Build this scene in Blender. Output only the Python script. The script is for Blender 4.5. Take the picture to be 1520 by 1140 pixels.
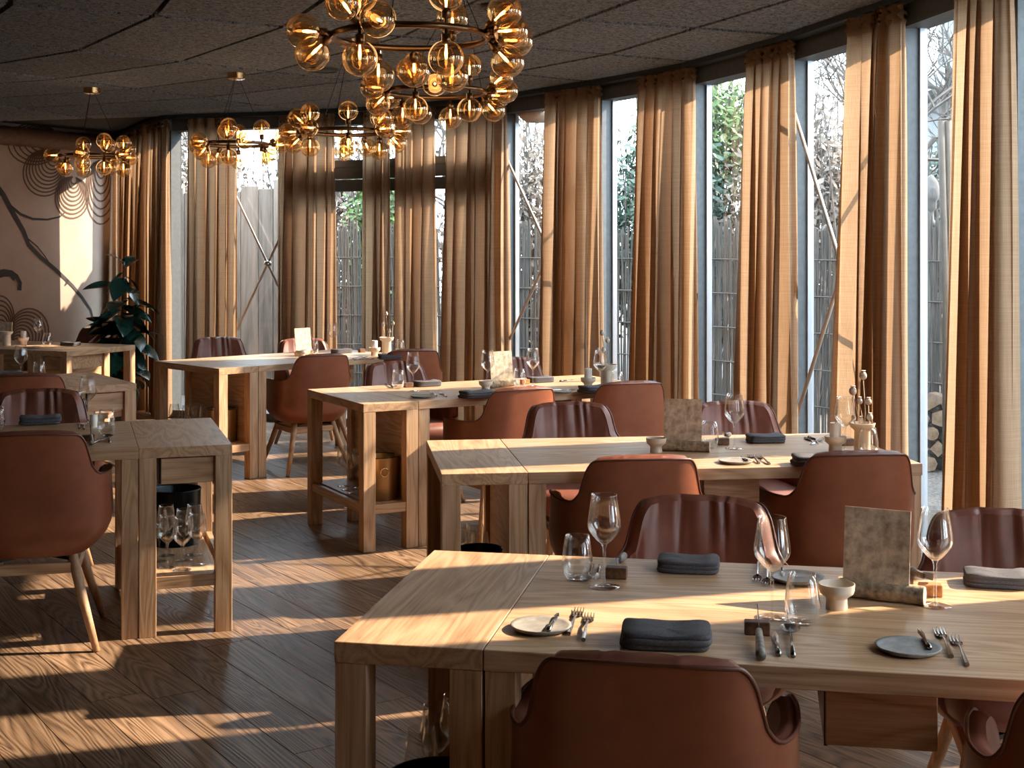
import bpy, bmesh, math, random
from mathutils import Vector, Matrix, noise
PI = math.pi
R = math.radians
for o in list(bpy.data.objects):
    bpy.data.objects.remove(o)
scene = bpy.context.scene
COL = scene.collection
HC, F, YH, CX = 1.54, 2000.0, 368.0, 760.0     # eye height, focal length in pixels, horizon row, centre column
CEIL = 2.74
WS = 1.07

# ------------------------------------------------------------------ camera, world, sun, exposure
cam = bpy.data.cameras.new('camera')
cam.lens = F / 1520 * 36
cam.sensor_width = 36
cam.shift_y = -(570 - YH) / 1520
cam.clip_start = 0.05
camo = bpy.data.objects.new('camera', cam)
COL.objects.link(camo)
camo.location = (0, 0, HC)
camo.rotation_euler = (PI / 2, 0, 0)
scene.camera = camo

SUN_AZ, SUN_EL = R(15), R(32)
world = bpy.data.worlds.new('sky')
scene.world = world
world.use_nodes = True
wn = world.node_tree.nodes
wn['Background'].inputs[0].default_value = (0.74, 0.88, 1.0, 1)
wn['Background'].inputs[1].default_value = 9
sun = bpy.data.lights.new('sun', 'SUN')
sun.energy = 15
sun.color = (1.0, 0.80, 0.61)
sun.angle = R(0.8)
suno = bpy.data.objects.new('sun', sun)
COL.objects.link(suno)
sd = Vector((math.cos(SUN_AZ) * math.cos(SUN_EL), math.sin(SUN_AZ) * math.cos(SUN_EL), math.sin(SUN_EL)))
suno.rotation_euler = sd.to_track_quat('Z', 'Y').to_euler()
suno.location = (6, 8, 6)
scene.view_settings.view_transform = 'Standard'
scene.view_settings.look = 'None'
scene.view_settings.gamma = 1
scene.view_settings.use_curve_mapping = False
scene.view_settings.exposure = 0.55
scene.cycles.use_denoising = True
scene.cycles.max_bounces = 10
scene.cycles.transparent_max_bounces = 24
scene.cycles.diffuse_bounces = 5
scene.cycles.sample_clamp_indirect = 6
scene.cycles.caustics_reflective = False
scene.cycles.caustics_refractive = False

# ------------------------------------------------------------------ helpers
def at(px, py, h=0.75):
    z = F * (HC - h) / (py - YH)
    return Vector(((px - CX) / F * z, z, h))

class MB:
    def __init__(s): s.v = []; s.f = []
    def add(s, vs, fs, m=None):
        b = len(s.v)
        for p in vs:
            p = Vector(p)
            if m is not None: p = m @ p
            s.v.append(tuple(p))
        for f in fs: s.f.append(tuple(i + b for i in f))
        return s
    def box(s, x0, x1, y0, y1, z0, z1, m=None, bev=0.0):
        if bev <= 0:
            vs = [(x, y, z) for x in (x0, x1) for y in (y0, y1) for z in (z0, z1)]
            return s.add(vs, [(0, 1, 3, 2), (4, 6, 7, 5), (0, 4, 5, 1), (2, 3, 7, 6), (0, 2, 6, 4), (1, 5, 7, 3)], m)
        bm = bmesh.new()
        bmesh.ops.create_cube(bm, size=1)
        for v in bm.verts:
            v.co = Vector(((x0 + x1) / 2 + v.co.x * (x1 - x0), (y0 + y1) / 2 + v.co.y * (y1 - y0), (z0 + z1) / 2 + v.co.z * (z1 - z0)))
        bmesh.ops.bevel(bm, geom=bm.edges[:], offset=bev, segments=1, affect='EDGES')
        s.add([v.co.copy() for v in bm.verts], [tuple(v.index for v in f.verts) for f in bm.faces], m)
        bm.free()
        return s
    def tube(s, pts, rad, n=8, m=None, cap=True, closed=False):
        pts = [Vector(p) for p in pts]
        k = len(pts)
        if not hasattr(rad, '__len__'): rad = [rad] * k
        vs, fs = [], []
        up = None
        for i, p in enumerate(pts):
            if closed: d = pts[(i + 1) % k] - pts[i - 1]
            else: d = pts[min(i + 1, k - 1)] - pts[max(i - 1, 0)]
            d = d.normalized() if d.length > 1e-9 else Vector((0, 0, 1))
            if up is None: up = Vector((0, 0, 1)) if abs(d.z) < 0.9 else Vector((1, 0, 0))
            a = d.cross(up)
            if a.length < 1e-5: a = d.orthogonal()
            a.normalize(); b = a.cross(d).normalized(); up = b
            for j in range(n):
                t = 2 * PI * j / n
                vs.append(p + (a * math.cos(t) + b * math.sin(t)) * rad[i])
        for i in range(k if closed else k - 1):
            for j in range(n):
                i2 = (i + 1) % k
                fs.append((i * n + j, i * n + (j + 1) % n, i2 * n + (j + 1) % n, i2 * n + j))
        if cap and not closed:
            fs.append(tuple(range(n - 1, -1, -1))); fs.append(tuple((k - 1) * n + j for j in range(n)))
        return s.add(vs, fs, m)
    def lathe(s, prof, n=24, c=(0, 0, 0), m=None, cap0=False, cap1=False):
        vs, fs = [], []
        for r, z in prof:
            for j in range(n):
                t = 2 * PI * j / n
                vs.append((c[0] + r * math.cos(t), c[1] + r * math.sin(t), c[2] + z))
        for i in range(len(prof) - 1):
            for j in range(n):
                fs.append((i * n + j, i * n + (j + 1) % n, (i + 1) * n + (j + 1) % n, (i + 1) * n + j))
        if cap0: fs.append(tuple(range(n - 1, -1, -1)))
        if cap1: fs.append(tuple((len(prof) - 1) * n + j for j in range(n)))
        return s.add(vs, fs, m)
    def sphere(s, c, r, n=12, k=8, m=None, sc=(1, 1, 1)):
        vs = [(c[0], c[1], c[2] - r * sc[2])]
        for i in range(1, k):
            a = -PI / 2 + PI * i / k
            for j in range(n):
                t = 2 * PI * j / n
                vs.append((c[0] + r * sc[0] * math.cos(a) * math.cos(t), c[1] + r * sc[1] * math.cos(a) * math.sin(t), c[2] + r * sc[2] * math.sin(a)))
        vs.append((c[0], c[1], c[2] + r * sc[2]))
        fs = [(0, 1 + (j + 1) % n, 1 + j) for j in range(n)]
        for i in range(k - 2):
            for j in range(n):
                fs.append((1 + i * n + j, 1 + i * n + (j + 1) % n, 1 + (i + 1) * n + (j + 1) % n, 1 + (i + 1) * n + j))
        b = 1 + (k - 2) * n
        fs += [(b + j, b + (j + 1) % n, b + n) for j in range(n)]
        return s.add(vs, fs, m)
    def grid(s, fn, nu, nv, m=None, flip=False, closeu=False):
        vs = [fn(i, j) for i in range(nu) for j in range(nv)]
        fs = []
        for i in range(nu if closeu else nu - 1):
            for j in range(nv - 1):
                i2 = (i + 1) % nu
                q = (i * nv + j, i2 * nv + j, i2 * nv + j + 1, i * nv + j + 1)
                fs.append(q[::-1] if flip else q)
        return s.add(vs, fs, m)
    def mesh(s, name, mat, smooth=False):
        me = bpy.data.meshes.new(name)
        me.from_pydata(s.v, [], s.f)
        me.update()
        if mat is not None: me.materials.append(mat)
        if smooth is True:
            me.polygons.foreach_set('use_smooth', [True] * len(me.polygons))
        elif smooth:
            me.polygons.foreach_set('use_smooth', [True] * len(me.polygons))
            me.set_sharp_from_angle(angle=R(smooth))
        return me
    def build(s, name, mat, parent=None, smooth=False, kind=None):
        return put(name, s.mesh(name, mat, smooth), parent, kind)

def put(name, me, parent=None, kind=None, loc=None, rz=None):
    o = bpy.data.objects.new(name, me)
    COL.objects.link(o)
    if parent is not None: o.parent = parent
    if kind: o['kind'] = kind
    if loc is not None: o.location = loc
    if rz is not None: o.rotation_euler = (0, 0, rz)
    return o
def tag(o, label, cat, group=None):
    o['label'] = label; o['category'] = cat
    if group: o['group'] = group
    return o
def thing(name, label, cat, loc=(0, 0, 0), rz=0.0, group=None):
    return tag(put(name, None, None, None, loc, rz), label, cat, group)
def kids(o):
    return [c for c in KIDS.get(o.name, [])]
KIDS = {}
def index_kids():
    KIDS.clear()
    for o in COL.objects:
        if o.parent is not None: KIDS.setdefault(o.parent.name, []).append(o)
def copy_tree(o, parent=None):
    c = o.copy(); COL.objects.link(c)
    if parent is not None: c.parent = parent
    for ch in kids(o): copy_tree(ch, c)
    return c

# ------------------------------------------------------------------ materials
def mat(name, col=(0.5, 0.5, 0.5), rough=0.6, metal=0.0, spec=0.5):
    m = bpy.data.materials.new(name); m.use_nodes = True
    b = m.node_tree.nodes['Principled BSDF']
    b.inputs['Base Color'].default_value = (*col, 1)
    b.inputs['Roughness'].default_value = rough
    b.inputs['Metallic'].default_value = metal
    b.inputs['Specular IOR Level'].default_value = spec
    return m
def N(m, t, **kw):
    n = m.node_tree.nodes.new(t)
    for k, v in kw.items():
        if hasattr(n, k) and k not in n.inputs: setattr(n, k, v)
        else: n.inputs[k].default_value = v
    return n
def L(m, a, b): m.node_tree.links.new(a, b)
def ramp(m, fac, stops):
    r = N(m, 'ShaderNodeValToRGB')
    e = r.color_ramp.elements
    while len(e) > 1: e.remove(e[-1])
    e[0].position = stops[0][0]; e[0].color = (*stops[0][1], 1)
    for p, c in stops[1:]:
        q = e.new(p); q.color = (*c, 1)
    L(m, fac, r.inputs[0])
    return r
def wood(name, stops, scale=(1.2, 14, 14), rough=0.5, bump=0.15, rings=5.0, rnd=0.25, wgt=0.75, wn_=0.95, dist=0.3, spec=0.5):
    m = mat(name, rough=rough, spec=spec)
    b = m.node_tree.nodes['Principled BSDF']
    tc = N(m, 'ShaderNodeTexCoord'); oi = N(m, 'ShaderNodeObjectInfo')
    off = N(m, 'ShaderNodeVectorMath', operation='SCALE'); off.inputs[3].default_value = 37.0
    cmb = N(m, 'ShaderNodeCombineXYZ')
    for i in range(3): L(m, oi.outputs['Random'], cmb.inputs[i])
    L(m, cmb.outputs[0], off.inputs[0])
    ad = N(m, 'ShaderNodeVectorMath', operation='ADD')
    L(m, tc.outputs['Object'], ad.inputs[0]); L(m, off.outputs[0], ad.inputs[1])
    mp = N(m, 'ShaderNodeMapping'); mp.inputs['Scale'].default_value = scale
    L(m, ad.outputs[0], mp.inputs[0])
    n1 = N(m, 'ShaderNodeTexNoise', Scale=1.0, Detail=2.0, Roughness=0.45, Distortion=dist)
    L(m, mp.outputs[0], n1.inputs['Vector'])
    mul = N(m, 'ShaderNodeMath', operation='MULTIPLY'); mul.inputs[1].default_value = rings
    L(m, n1.outputs['Fac'], mul.inputs[0])
    fr = N(m, 'ShaderNodeMath', operation='PINGPONG'); fr.inputs[1].default_value = 0.5
    L(m, mul.outputs[0], fr.inputs[0])
    m2 = N(m, 'ShaderNodeMapping'); m2.inputs['Scale'].default_value = [s * 22 if s > 3 else s * 5 for s in scale]
    L(m, ad.outputs[0], m2.inputs[0])
    n2 = N(m, 'ShaderNodeTexNoise', Scale=1.0, Detail=4.0, Roughness=0.6)
    L(m, m2.outputs[0], n2.inputs['Vector'])
    a2 = N(m, 'ShaderNodeMath', operation='MULTIPLY_ADD'); a2.inputs[1].default_value = wgt
    L(m, fr.outputs[0], a2.inputs[0])
    s2 = N(m, 'ShaderNodeMath', operation='MULTIPLY'); s2.inputs[1].default_value = wn_
    L(m, n2.outputs['Fac'], s2.inputs[0]); L(m, s2.outputs[0], a2.inputs[2])
    cr = ramp(m, a2.outputs[0], stops)
    hs = N(m, 'ShaderNodeHueSaturation')
    mr = N(m, 'ShaderNodeMapRange'); mr.inputs[3].default_value = 1 - rnd; mr.inputs[4].default_value = 1 + rnd
    L(m, oi.outputs['Random'], mr.inputs[0]); L(m, mr.outputs[0], hs.inputs['Value'])
    L(m, cr.outputs[0], hs.inputs['Color'])
    out = hs.outputs[0]
    L(m, out, b.inputs['Base Color'])
    bp = N(m, 'ShaderNodeBump', Strength=bump, Distance=0.004)
    L(m, a2.outputs[0], bp.inputs['Height']); L(m, bp.outputs[0], b.inputs['Normal'])
    return m
def noisy(name, c0, c1, scale=20, rough=0.7, bump=0.3, dist=0.01, metal=0.0, detail=4, rnd=0.0, spec=0.5, stretch=None):
    m = mat(name, rough=rough, metal=metal, spec=spec)
    b = m.node_tree.nodes['Principled BSDF']
    tc = N(m, 'ShaderNodeTexCoord')
    n1 = N(m, 'ShaderNodeTexNoise', Scale=scale, Detail=detail, Roughness=0.6)
    src = tc.outputs['Object']
    if stretch:
        mp = N(m, 'ShaderNodeMapping'); mp.inputs['Scale'].default_value = stretch
        L(m, src, mp.inputs[0]); src = mp.outputs[0]
    L(m, src, n1.inputs['Vector'])
    cr = ramp(m, n1.outputs['Fac'], [(0.3, c0), (0.7, c1)])
    out = cr.outputs[0]
    if rnd:
        oi = N(m, 'ShaderNodeObjectInfo'); hs = N(m, 'ShaderNodeHueSaturation')
        mr = N(m, 'ShaderNodeMapRange'); mr.inputs[3].default_value = 1 - rnd; mr.inputs[4].default_value = 1 + rnd
        L(m, oi.outputs['Random'], mr.inputs[0]); L(m, mr.outputs[0], hs.inputs['Value']); L(m, out, hs.inputs['Color']); out = hs.outputs[0]
    L(m, out, b.inputs['Base Color'])
    if bump:
        bp = N(m, 'ShaderNodeBump', Strength=bump, Distance=dist)
        L(m, n1.outputs['Fac'], bp.inputs['Height']); L(m, bp.outputs[0], b.inputs['Normal'])
    return m
def glassy(name, tint=(1, 1, 1), refl=0.9, base=0.05, power=3.0, gcol=(1, 1, 1)):
    m = bpy.data.materials.new(name); m.use_nodes = True
    nt = m.node_tree; nt.nodes.clear()
    out = N(m, 'ShaderNodeOutputMaterial')
    mix = N(m, 'ShaderNodeMixShader'); tr = N(m, 'ShaderNodeBsdfTransparent'); gl = N(m, 'ShaderNodeBsdfGlossy')
    tr.inputs[0].default_value = (*tint, 1); gl.inputs[0].default_value = (*gcol, 1); gl.inputs['Roughness'].default_value = 0.02
    lw = N(m, 'ShaderNodeLayerWeight', Blend=0.5)
    pw = N(m, 'ShaderNodeMath', operation='POWER'); pw.inputs[1].default_value = power
    L(m, lw.outputs['Facing'], pw.inputs[0])
    ma = N(m, 'ShaderNodeMath', operation='MULTIPLY_ADD'); ma.inputs[1].default_value = refl; ma.inputs[2].default_value = base; ma.use_clamp = True
    L(m, pw.outputs[0], ma.inputs[0]); L(m, ma.outputs[0], mix.inputs[0])
    L(m, tr.outputs[0], mix.inputs[1]); L(m, gl.outputs[0], mix.inputs[2]); L(m, mix.outputs[0], out.inputs[0])
    return m
def emit(name, col, s):
    m = bpy.data.materials.new(name); m.use_nodes = True
    b = m.node_tree.nodes['Principled BSDF']
    b.inputs['Base Color'].default_value = (*col, 1)
    b.inputs['Emission Color'].default_value = (*col, 1); b.inputs['Emission Strength'].default_value = s
    return m

OAK = [(0.2, (0.20, 0.095, 0.042)), (0.42, (0.36, 0.20, 0.10)), (0.62, (0.45, 0.265, 0.14)), (0.9, (0.54, 0.345, 0.20))]
M_OAKX = wood('oak_x', OAK, (1.1, 9, 9), rnd=0.06, rough=0.42, rings=9, wgt=0.85, wn_=0.9, dist=0.5)
M_OAKY = wood('oak_y', OAK, (9, 1.1, 9), rnd=0.06, rough=0.42, rings=9, wgt=0.85, wn_=0.9, dist=0.5)
M_OAKZ = wood('oak_z', OAK, (11, 11, 1.0), rnd=0.06, rings=9, wgt=0.85, wn_=0.9, dist=0.5)
M_PLANK = wood('floor_oak', [(0.30, (0.03, 0.018, 0.011)), (0.45, (0.115, 0.067, 0.038)), (0.66, (0.20, 0.122, 0.07)), (0.95, (0.30, 0.19, 0.115))], (0.6, 6.0, 6.0), rough=0.42, bump=0.35, rings=20, rnd=0.30, wgt=0.85, wn_=0.80, dist=0.6, spec=0.38)
M_CHAIRWOOD = wood('chair_leg_oak', OAK, (14, 14, 1.5), rnd=0.05)
M_LEATHER = noisy('tan_leather', (0.19, 0.054, 0.023), (0.27, 0.08, 0.034), 9, rough=0.42, bump=0.08, dist=0.002)
M_LEATHER2 = noisy('inner_leather', (0.145, 0.046, 0.027), (0.22, 0.072, 0.042), 9, rough=0.45, bump=0.12, dist=0.003)
M_PIPING = noisy('dark_leather_piping', (0.09, 0.026, 0.014), (0.13, 0.04, 0.022), 30, rough=0.4, bump=0)
M_BLACK = mat('black_metal', (0.012, 0.018, 0.02), 0.35, 0.6)
M_FRAME = noisy('grey_painted_frame', (0.07, 0.08, 0.085), (0.10, 0.11, 0.115), 30, rough=0.55, bump=0.02)
M_ALU = mat('pale_aluminium', (0.34, 0.35, 0.37), 0.4, 0.5)
M_DARK = mat('dark_track', (0.02, 0.028, 0.032), 0.5)
M_STEEL = mat('steel', (0.55, 0.53, 0.5), 0.22, 1.0)
M_ROD = mat('pale_rod', (0.55, 0.46, 0.38), 0.3, 0.2)
M_CUTLERY = mat('cutlery_steel', (0.30, 0.29, 0.28), 0.2, 1.0)
M_BRONZE = mat('brushed_brass_bucket', (0.42, 0.27, 0.13), 0.38, 1.0)
M_GLASS = glassy('clear_glass', (0.97, 0.97, 0.96), 0.95, 0.05, 2.4, (1, 1, 1))
M_AMBER = glassy('amber_globe_glass', (0.95, 0.83, 0.64), 0.85, 0.10, 2.2, (1.0, 0.84, 0.62))
M_PANE = glassy('window_glass', (0.93, 0.95, 0.96), 0.5, 0.03, 4.0)
M_BRASS = mat('brass', (0.75, 0.45, 0.2), 0.22, 1.0)
M_BULB = emit('warm_bulb', (1.0, 0.58, 0.28), 7)
M_NAPKIN = noisy('charcoal_linen', (0.05, 0.047, 0.052), (0.105, 0.095, 0.10), 300, rough=0.9, bump=0.3, dist=0.001)
M_STONE = noisy('speckled_stoneware', (0.19, 0.17, 0.145), (0.30, 0.27, 0.23), 60, rough=0.55, bump=0.05)
M_STONED = noisy('grey_stoneware', (0.22, 0.22, 0.21), (0.34, 0.33, 0.31), 60, rough=0.5, bump=0.05)
M_CERAM = noisy('cream_ceramic', (0.60, 0.50, 0.39), (0.68, 0.58, 0.46), 12, rough=0.45, bump=0.03)
M_WAX = mat('candle_wax', (0.85, 0.78, 0.68), 0.5)
M_BARK = noisy('birch_bark', (0.06, 0.042, 0.026), (0.55, 0.39, 0.24), 44, rough=0.85, bump=0.7, dist=0.004, detail=6)
M_BURL = noisy('dark_burl', (0.03, 0.012, 0.008), (0.22, 0.09, 0.035), 60, rough=0.5, bump=0.4, dist=0.003)
M_CORK = noisy('cork', (0.28, 0.09, 0.02), (0.62, 0.28, 0.09), 70, rough=0.8, bump=0.4, dist=0.002)
M_CUTWOOD = noisy('cut_wood', (0.52, 0.40, 0.27), (0.64, 0.52, 0.37), 40, rough=0.8, bump=0.1)
M_CARD = noisy('mottled_card', (0.22, 0.15, 0.10), (0.74, 0.58, 0.42), 34, rough=0.8, bump=0, detail=8)
M_PODS = noisy('dry_poppy', (0.38, 0.30, 0.24), (0.60, 0.50, 0.42), 60, rough=0.9, bump=0.3, dist=0.002)
M_STEMS = mat('dry_stem', (0.42, 0.30, 0.2), 0.9)
M_LEAF = noisy('rubber_plant_leaf', (0.006, 0.03, 0.026), (0.015, 0.06, 0.045), 5, rough=0.22, bump=0.05)
M_POT = noisy('dark_pot', (0.02, 0.028, 0.03), (0.04, 0.05, 0.05), 20, rough=0.7, bump=0.2)
M_WALL = noisy('warm_grey_plaster', (0.32, 0.245, 0.195), (0.39, 0.30, 0.245), 3, rough=0.9, bump=0.1, dist=0.004)
M_WALLD = noisy('dark_plaster', (0.20, 0.17, 0.15), (0.25, 0.21, 0.185), 3, rough=0.9, bump=0.1, dist=0.004)
M_LINE = mat('mural_brown_line', (0.10, 0.06, 0.04), 0.9)
M_LINE2 = mat('mural_dark_branch', (0.04, 0.035, 0.035), 0.9)
M_DUCT = noisy('brown_duct', (0.075, 0.035, 0.02), (0.12, 0.06, 0.04), 20, rough=0.6, bump=0.2)
M_SPK = mat('speaker_grille', (0.04, 0.05, 0.055), 0.6)
M_REED = noisy('reed', (0.04, 0.035, 0.03), (0.12, 0.10, 0.082), 6, rough=0.9, bump=0, stretch=(40, 40, 1))
M_BOARD = wood('weathered_board', [(0.2, (0.09, 0.07, 0.058)), (0.5, (0.19, 0.15, 0.12)), (0.9, (0.27, 0.21, 0.17))], (8, 8, 0.8), rough=0.85, rnd=0.12)
M_TWIG = noisy('twig_bark', (0.05, 0.04, 0.034), (0.11, 0.09, 0.075), 12, rough=0.9, bump=0)
M_GREEN = noisy('evergreen_leaf', (0.03, 0.06, 0.015), (0.10, 0.16, 0.04), 3, rough=0.7, bump=0)
M_PALE = noisy('pale_dry_leaf', (0.06, 0.05, 0.042), (0.22, 0.175, 0.14), 2, rough=0.9, bump=0)
M_DKGREEN = noisy('dark_leaf', (0.012, 0.035, 0.025), (0.035, 0.07, 0.04), 3, rough=0.6, bump=0)
M_GRAVEL = noisy('gravel', (0.035, 0.03, 0.025), (0.20, 0.165, 0.14), 45, rough=0.95, bump=0.6, dist=0.02)
M_LOGBARK = noisy('log_bark', (0.07, 0.04, 0.025), (0.2, 0.12, 0.07), 30, rough=0.9, bump=0.5)
M_LOGEND = noisy('split_wood', (0.12, 0.07, 0.04), (0.27, 0.17, 0.10), 20, rough=0.9, bump=0.2)

def ceiling_mat():
    m = mat('wood_wool_panel', rough=0.95, spec=0.1)
    b = m.node_tree.nodes['Principled BSDF']
    tc = N(m, 'ShaderNodeTexCoord')
    n1 = N(m, 'ShaderNodeTexNoise', Scale=42.0, Detail=6.0, Roughness=0.75, Distortion=1.2)
    L(m, tc.outputs['Object'], n1.inputs['Vector'])
    cr = ramp(m, n1.outputs['Fac'], [(0.36, (0.03, 0.04, 0.052)), (0.52, (0.23, 0.27, 0.325)), (0.72, (0.42, 0.47, 0.54))])
    oi = N(m, 'ShaderNodeObjectInfo'); hs = N(m, 'ShaderNodeHueSaturation')
    mr = N(m, 'ShaderNodeMapRange'); mr.inputs[3].default_value = 0.88; mr.inputs[4].default_value = 1.12
    L(m, oi.outputs['Random'], mr.inputs[0]); L(m, mr.outputs[0], hs.inputs['Value']); L(m, cr.outputs[0], hs.inputs['Color'])
    L(m, hs.outputs[0], b.inputs['Base Color'])
    bp = N(m, 'ShaderNodeBump', Strength=0.8, Distance=0.01)
    L(m, n1.outputs['Fac'], bp.inputs['Height']); L(m, bp.outputs[0], b.inputs['Normal'])
    return m
M_CEIL = ceiling_mat()

def curtain_mat():
    m = bpy.data.materials.new('tan_linen'); m.use_nodes = True
    nt = m.node_tree; nt.nodes.clear()
    out = N(m, 'ShaderNodeOutputMaterial')
    tc = N(m, 'ShaderNodeTexCoord')
    ws = []
    for sc_, in (((4, 4, 420),), ((400, 400, 4),)):
        mp = N(m, 'ShaderNodeMapping'); mp.inputs['Scale'].default_value = sc_
        L(m, tc.outputs['Object'], mp.inputs[0])
        n = N(m, 'ShaderNodeTexNoise', Scale=1.0, Detail=2.0)
        L(m, mp.outputs[0], n.inputs['Vector']); ws.append(n.outputs['Fac'])
    ad = N(m, 'ShaderNodeMath', operation='ADD'); L(m, ws[0], ad.inputs[0]); L(m, ws[1], ad.inputs[1])
    cr = ramp(m, ad.outputs[0], [(0.0, (0.28, 0.17, 0.095)), (0.75, (0.37, 0.24, 0.148)), (1.0, (0.48, 0.33, 0.215))])
    ml = N(m, 'ShaderNodeMath', operation='MULTIPLY'); ml.inputs[1].default_value = 0.5
    L(m, ad.outputs[0], ml.inputs[0]); nt.links.remove(cr.inputs[0].links[0]); L(m, ml.outputs[0], cr.inputs[0])
    cr.color_ramp.elements[0].position = 0.25; cr.color_ramp.elements[1].position = 0.5; cr.color_ramp.elements[2].position = 0.75
    df = N(m, 'ShaderNodeBsdfDiffuse'); tl = N(m, 'ShaderNodeBsdfTranslucent'); mx = N(m, 'ShaderNodeMixShader')
    mx.inputs[0].default_value = 0.38
    bp = N(m, 'ShaderNodeBump', Strength=0.25, Distance=0.002); L(m, ad.outputs[0], bp.inputs['Height'])
    L(m, cr.outputs[0], df.inputs[0]); L(m, bp.outputs[0], df.inputs['Normal'])
    hs = N(m, 'ShaderNodeHueSaturation'); hs.inputs['Value'].default_value = 1.15; hs.inputs['Saturation'].default_value = 1.06
    L(m, cr.outputs[0], hs.inputs['Color']); L(m, hs.outputs[0], tl.inputs[0])
    L(m, df.outputs[0], mx.inputs[1]); L(m, tl.outputs[0], mx.inputs[2]); L(m, mx.outputs[0], out.inputs[0])
    return m
M_CURT = curtain_mat()

# ------------------------------------------------------------------ room plan
V = [(-3.95, 13.6), (-3.42, 12.5), (-2.90, 11.45), (-1.86, 11.13), (-0.89, 10.65), (-0.05, 9.96), (0.603, 9.07), (1.11, 8.2), (1.495, 7.16),
     (1.77, 6.10), (1.925, 5.12), (2.0, 4.08), (1.98, 3.04), (1.87, 2.0), (1.7, 1.0), (1.5, 0.0), (1.25, -1.0)]
V = [Vector((a * WS, b * WS, 0)) for a, b in V]
def seg_t(i): return (V[i + 1] - V[i]).normalized()
def inward(t): return Vector((t.y, -t.x, 0))
def vtan(i):
    a = seg_t(max(i - 1, 0)); b = seg_t(min(i, len(V) - 2))
    return (a + b).normalized()
def offset_poly(d):                        # d > 0 towards the room
    r = []
    for i in range(len(V)):
        a = inward(seg_t(max(i - 1, 0))); b = inward(seg_t(min(i, len(V) - 2)))
        n = (a + b).normalized(); r.append(V[i] + n * (d / max(n.dot(a), 0.5)))
    return r
CUM = [0.0]
for i in range(len(V) - 1): CUM.append(CUM[-1] + (V[i + 1] - V[i]).length)
def wall_s(px, off=0.0):                            # arc length on the window line met by image column px
    P = offset_poly(off) if off else V
    for i in range(len(V) - 1):
        a, b = P[i], P[i + 1]
        k = (px - CX) / F
        den = (b.x - a.x) - k * (b.y - a.y)
        if abs(den) < 1e-9: continue
        t = (k * a.y - a.x) / den
        if -1e-6 <= t <= 1 + 1e-6 and a.y + t * (b.y - a.y) > 1.5: return CUM[i] + t * (CUM[i + 1] - CUM[i])
    raise ValueError(px)
def wall_p(s, off=0.0):
    s = min(max(s, 0), CUM[-1] - 1e-6)
    i = max(j for j in range(len(V) - 1) if CUM[j] <= s)
    t = (s - CUM[i]) / (CUM[i + 1] - CUM[i])
    P = offset_poly(off) if off else V
    return P[i].lerp(P[i + 1], t), seg_t(i)

MW0, MWD = Vector((-3.95 * WS, 13.6 * WS, 0)), Vector((-0.49, -0.871, 0)).normalized()
MW1 = MW0 + MWD * 6.0
ROOM = [v.copy() for v in offset_poly(-0.05)] + [Vector((1.3, -3, 0)), Vector((MW1.x, -3, 0)), MW1, MW0]

# ---- floor: sub floor slab + single planks
bm = MB(); P3 = [(p.x, p.y) for p in ROOM]
def prism(mb, pts, z0, z1):
    n = len(pts)
    vs = [(x, y, z0) for x, y in pts] + [(x, y, z1) for x, y in pts]
    mb.add(vs, [tuple(range(n - 1, -1, -1)), tuple(range(n, 2 * n))] + [(i, (i + 1) % n, n + (i + 1) % n, n + i) for i in range(n)])
prism(bm, P3, -0.12, -0.022)
floor = bm.build('floor', mat('subfloor', (0.02, 0.012, 0.008), 0.9), kind='structure')
pd = Vector((-0.5625, 0.8268, 0)).normalized()     # plank direction
pn = Vector((pd.y, -pd.x, 0))
PW = 0.185
def inside(p, poly):
    c = False; n = len(poly)
    for i in range(n):
        a, b = poly[i], poly[i - 1]
        if (a.y > p.y) != (b.y > p.y) and p.x < (b.x - a.x) * (p.y - a.y) / (b.y - a.y) + a.x: c = not c
    return c
random.seed(4)
ang = math.atan2(pd.y, pd.x)
pk = MB(); pk.box(-1.0, 1.0, -PW / 2 + 0.0008, PW / 2 - 0.0008, -0.02, 0, bev=0.0012)
plank_full = pk.mesh('plank', M_PLANK)
k = -60
for k in range(-40, 70):
    w = k * PW
    ts = []
    n = len(ROOM)
    for i in range(n):
        a, b = ROOM[i], ROOM[(i + 1) % n]
        da, db = a.dot(pn) - w, b.dot(pn) - w
        if da * db < 0:
            ts.append((a.lerp(b, da / (da - db))).dot(pd))
    ts.sort()
    for q in range(0, len(ts) - 1, 2):
        t0, t1 = ts[q], ts[q + 1]
        t = t0 - random.uniform(0, 1.6)
        while t < t1:
            ln = random.choice((1.9, 2.0, 2.2))
            a, b = max(t, t0), min(t + ln, t1)
            t += ln
            if b - a < 0.05: continue
            c = pn * w + pd * ((a + b) / 2)
            if c.y < 0.8 and abs(b - a) > 0: pass
            if c.y < -0.5: continue
            o = put('plank', plank_full, floor, None, (c.x, c.y, 0), ang)
            o.scale = ((b - a - 0.002) / 2, 1, 1)

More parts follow.
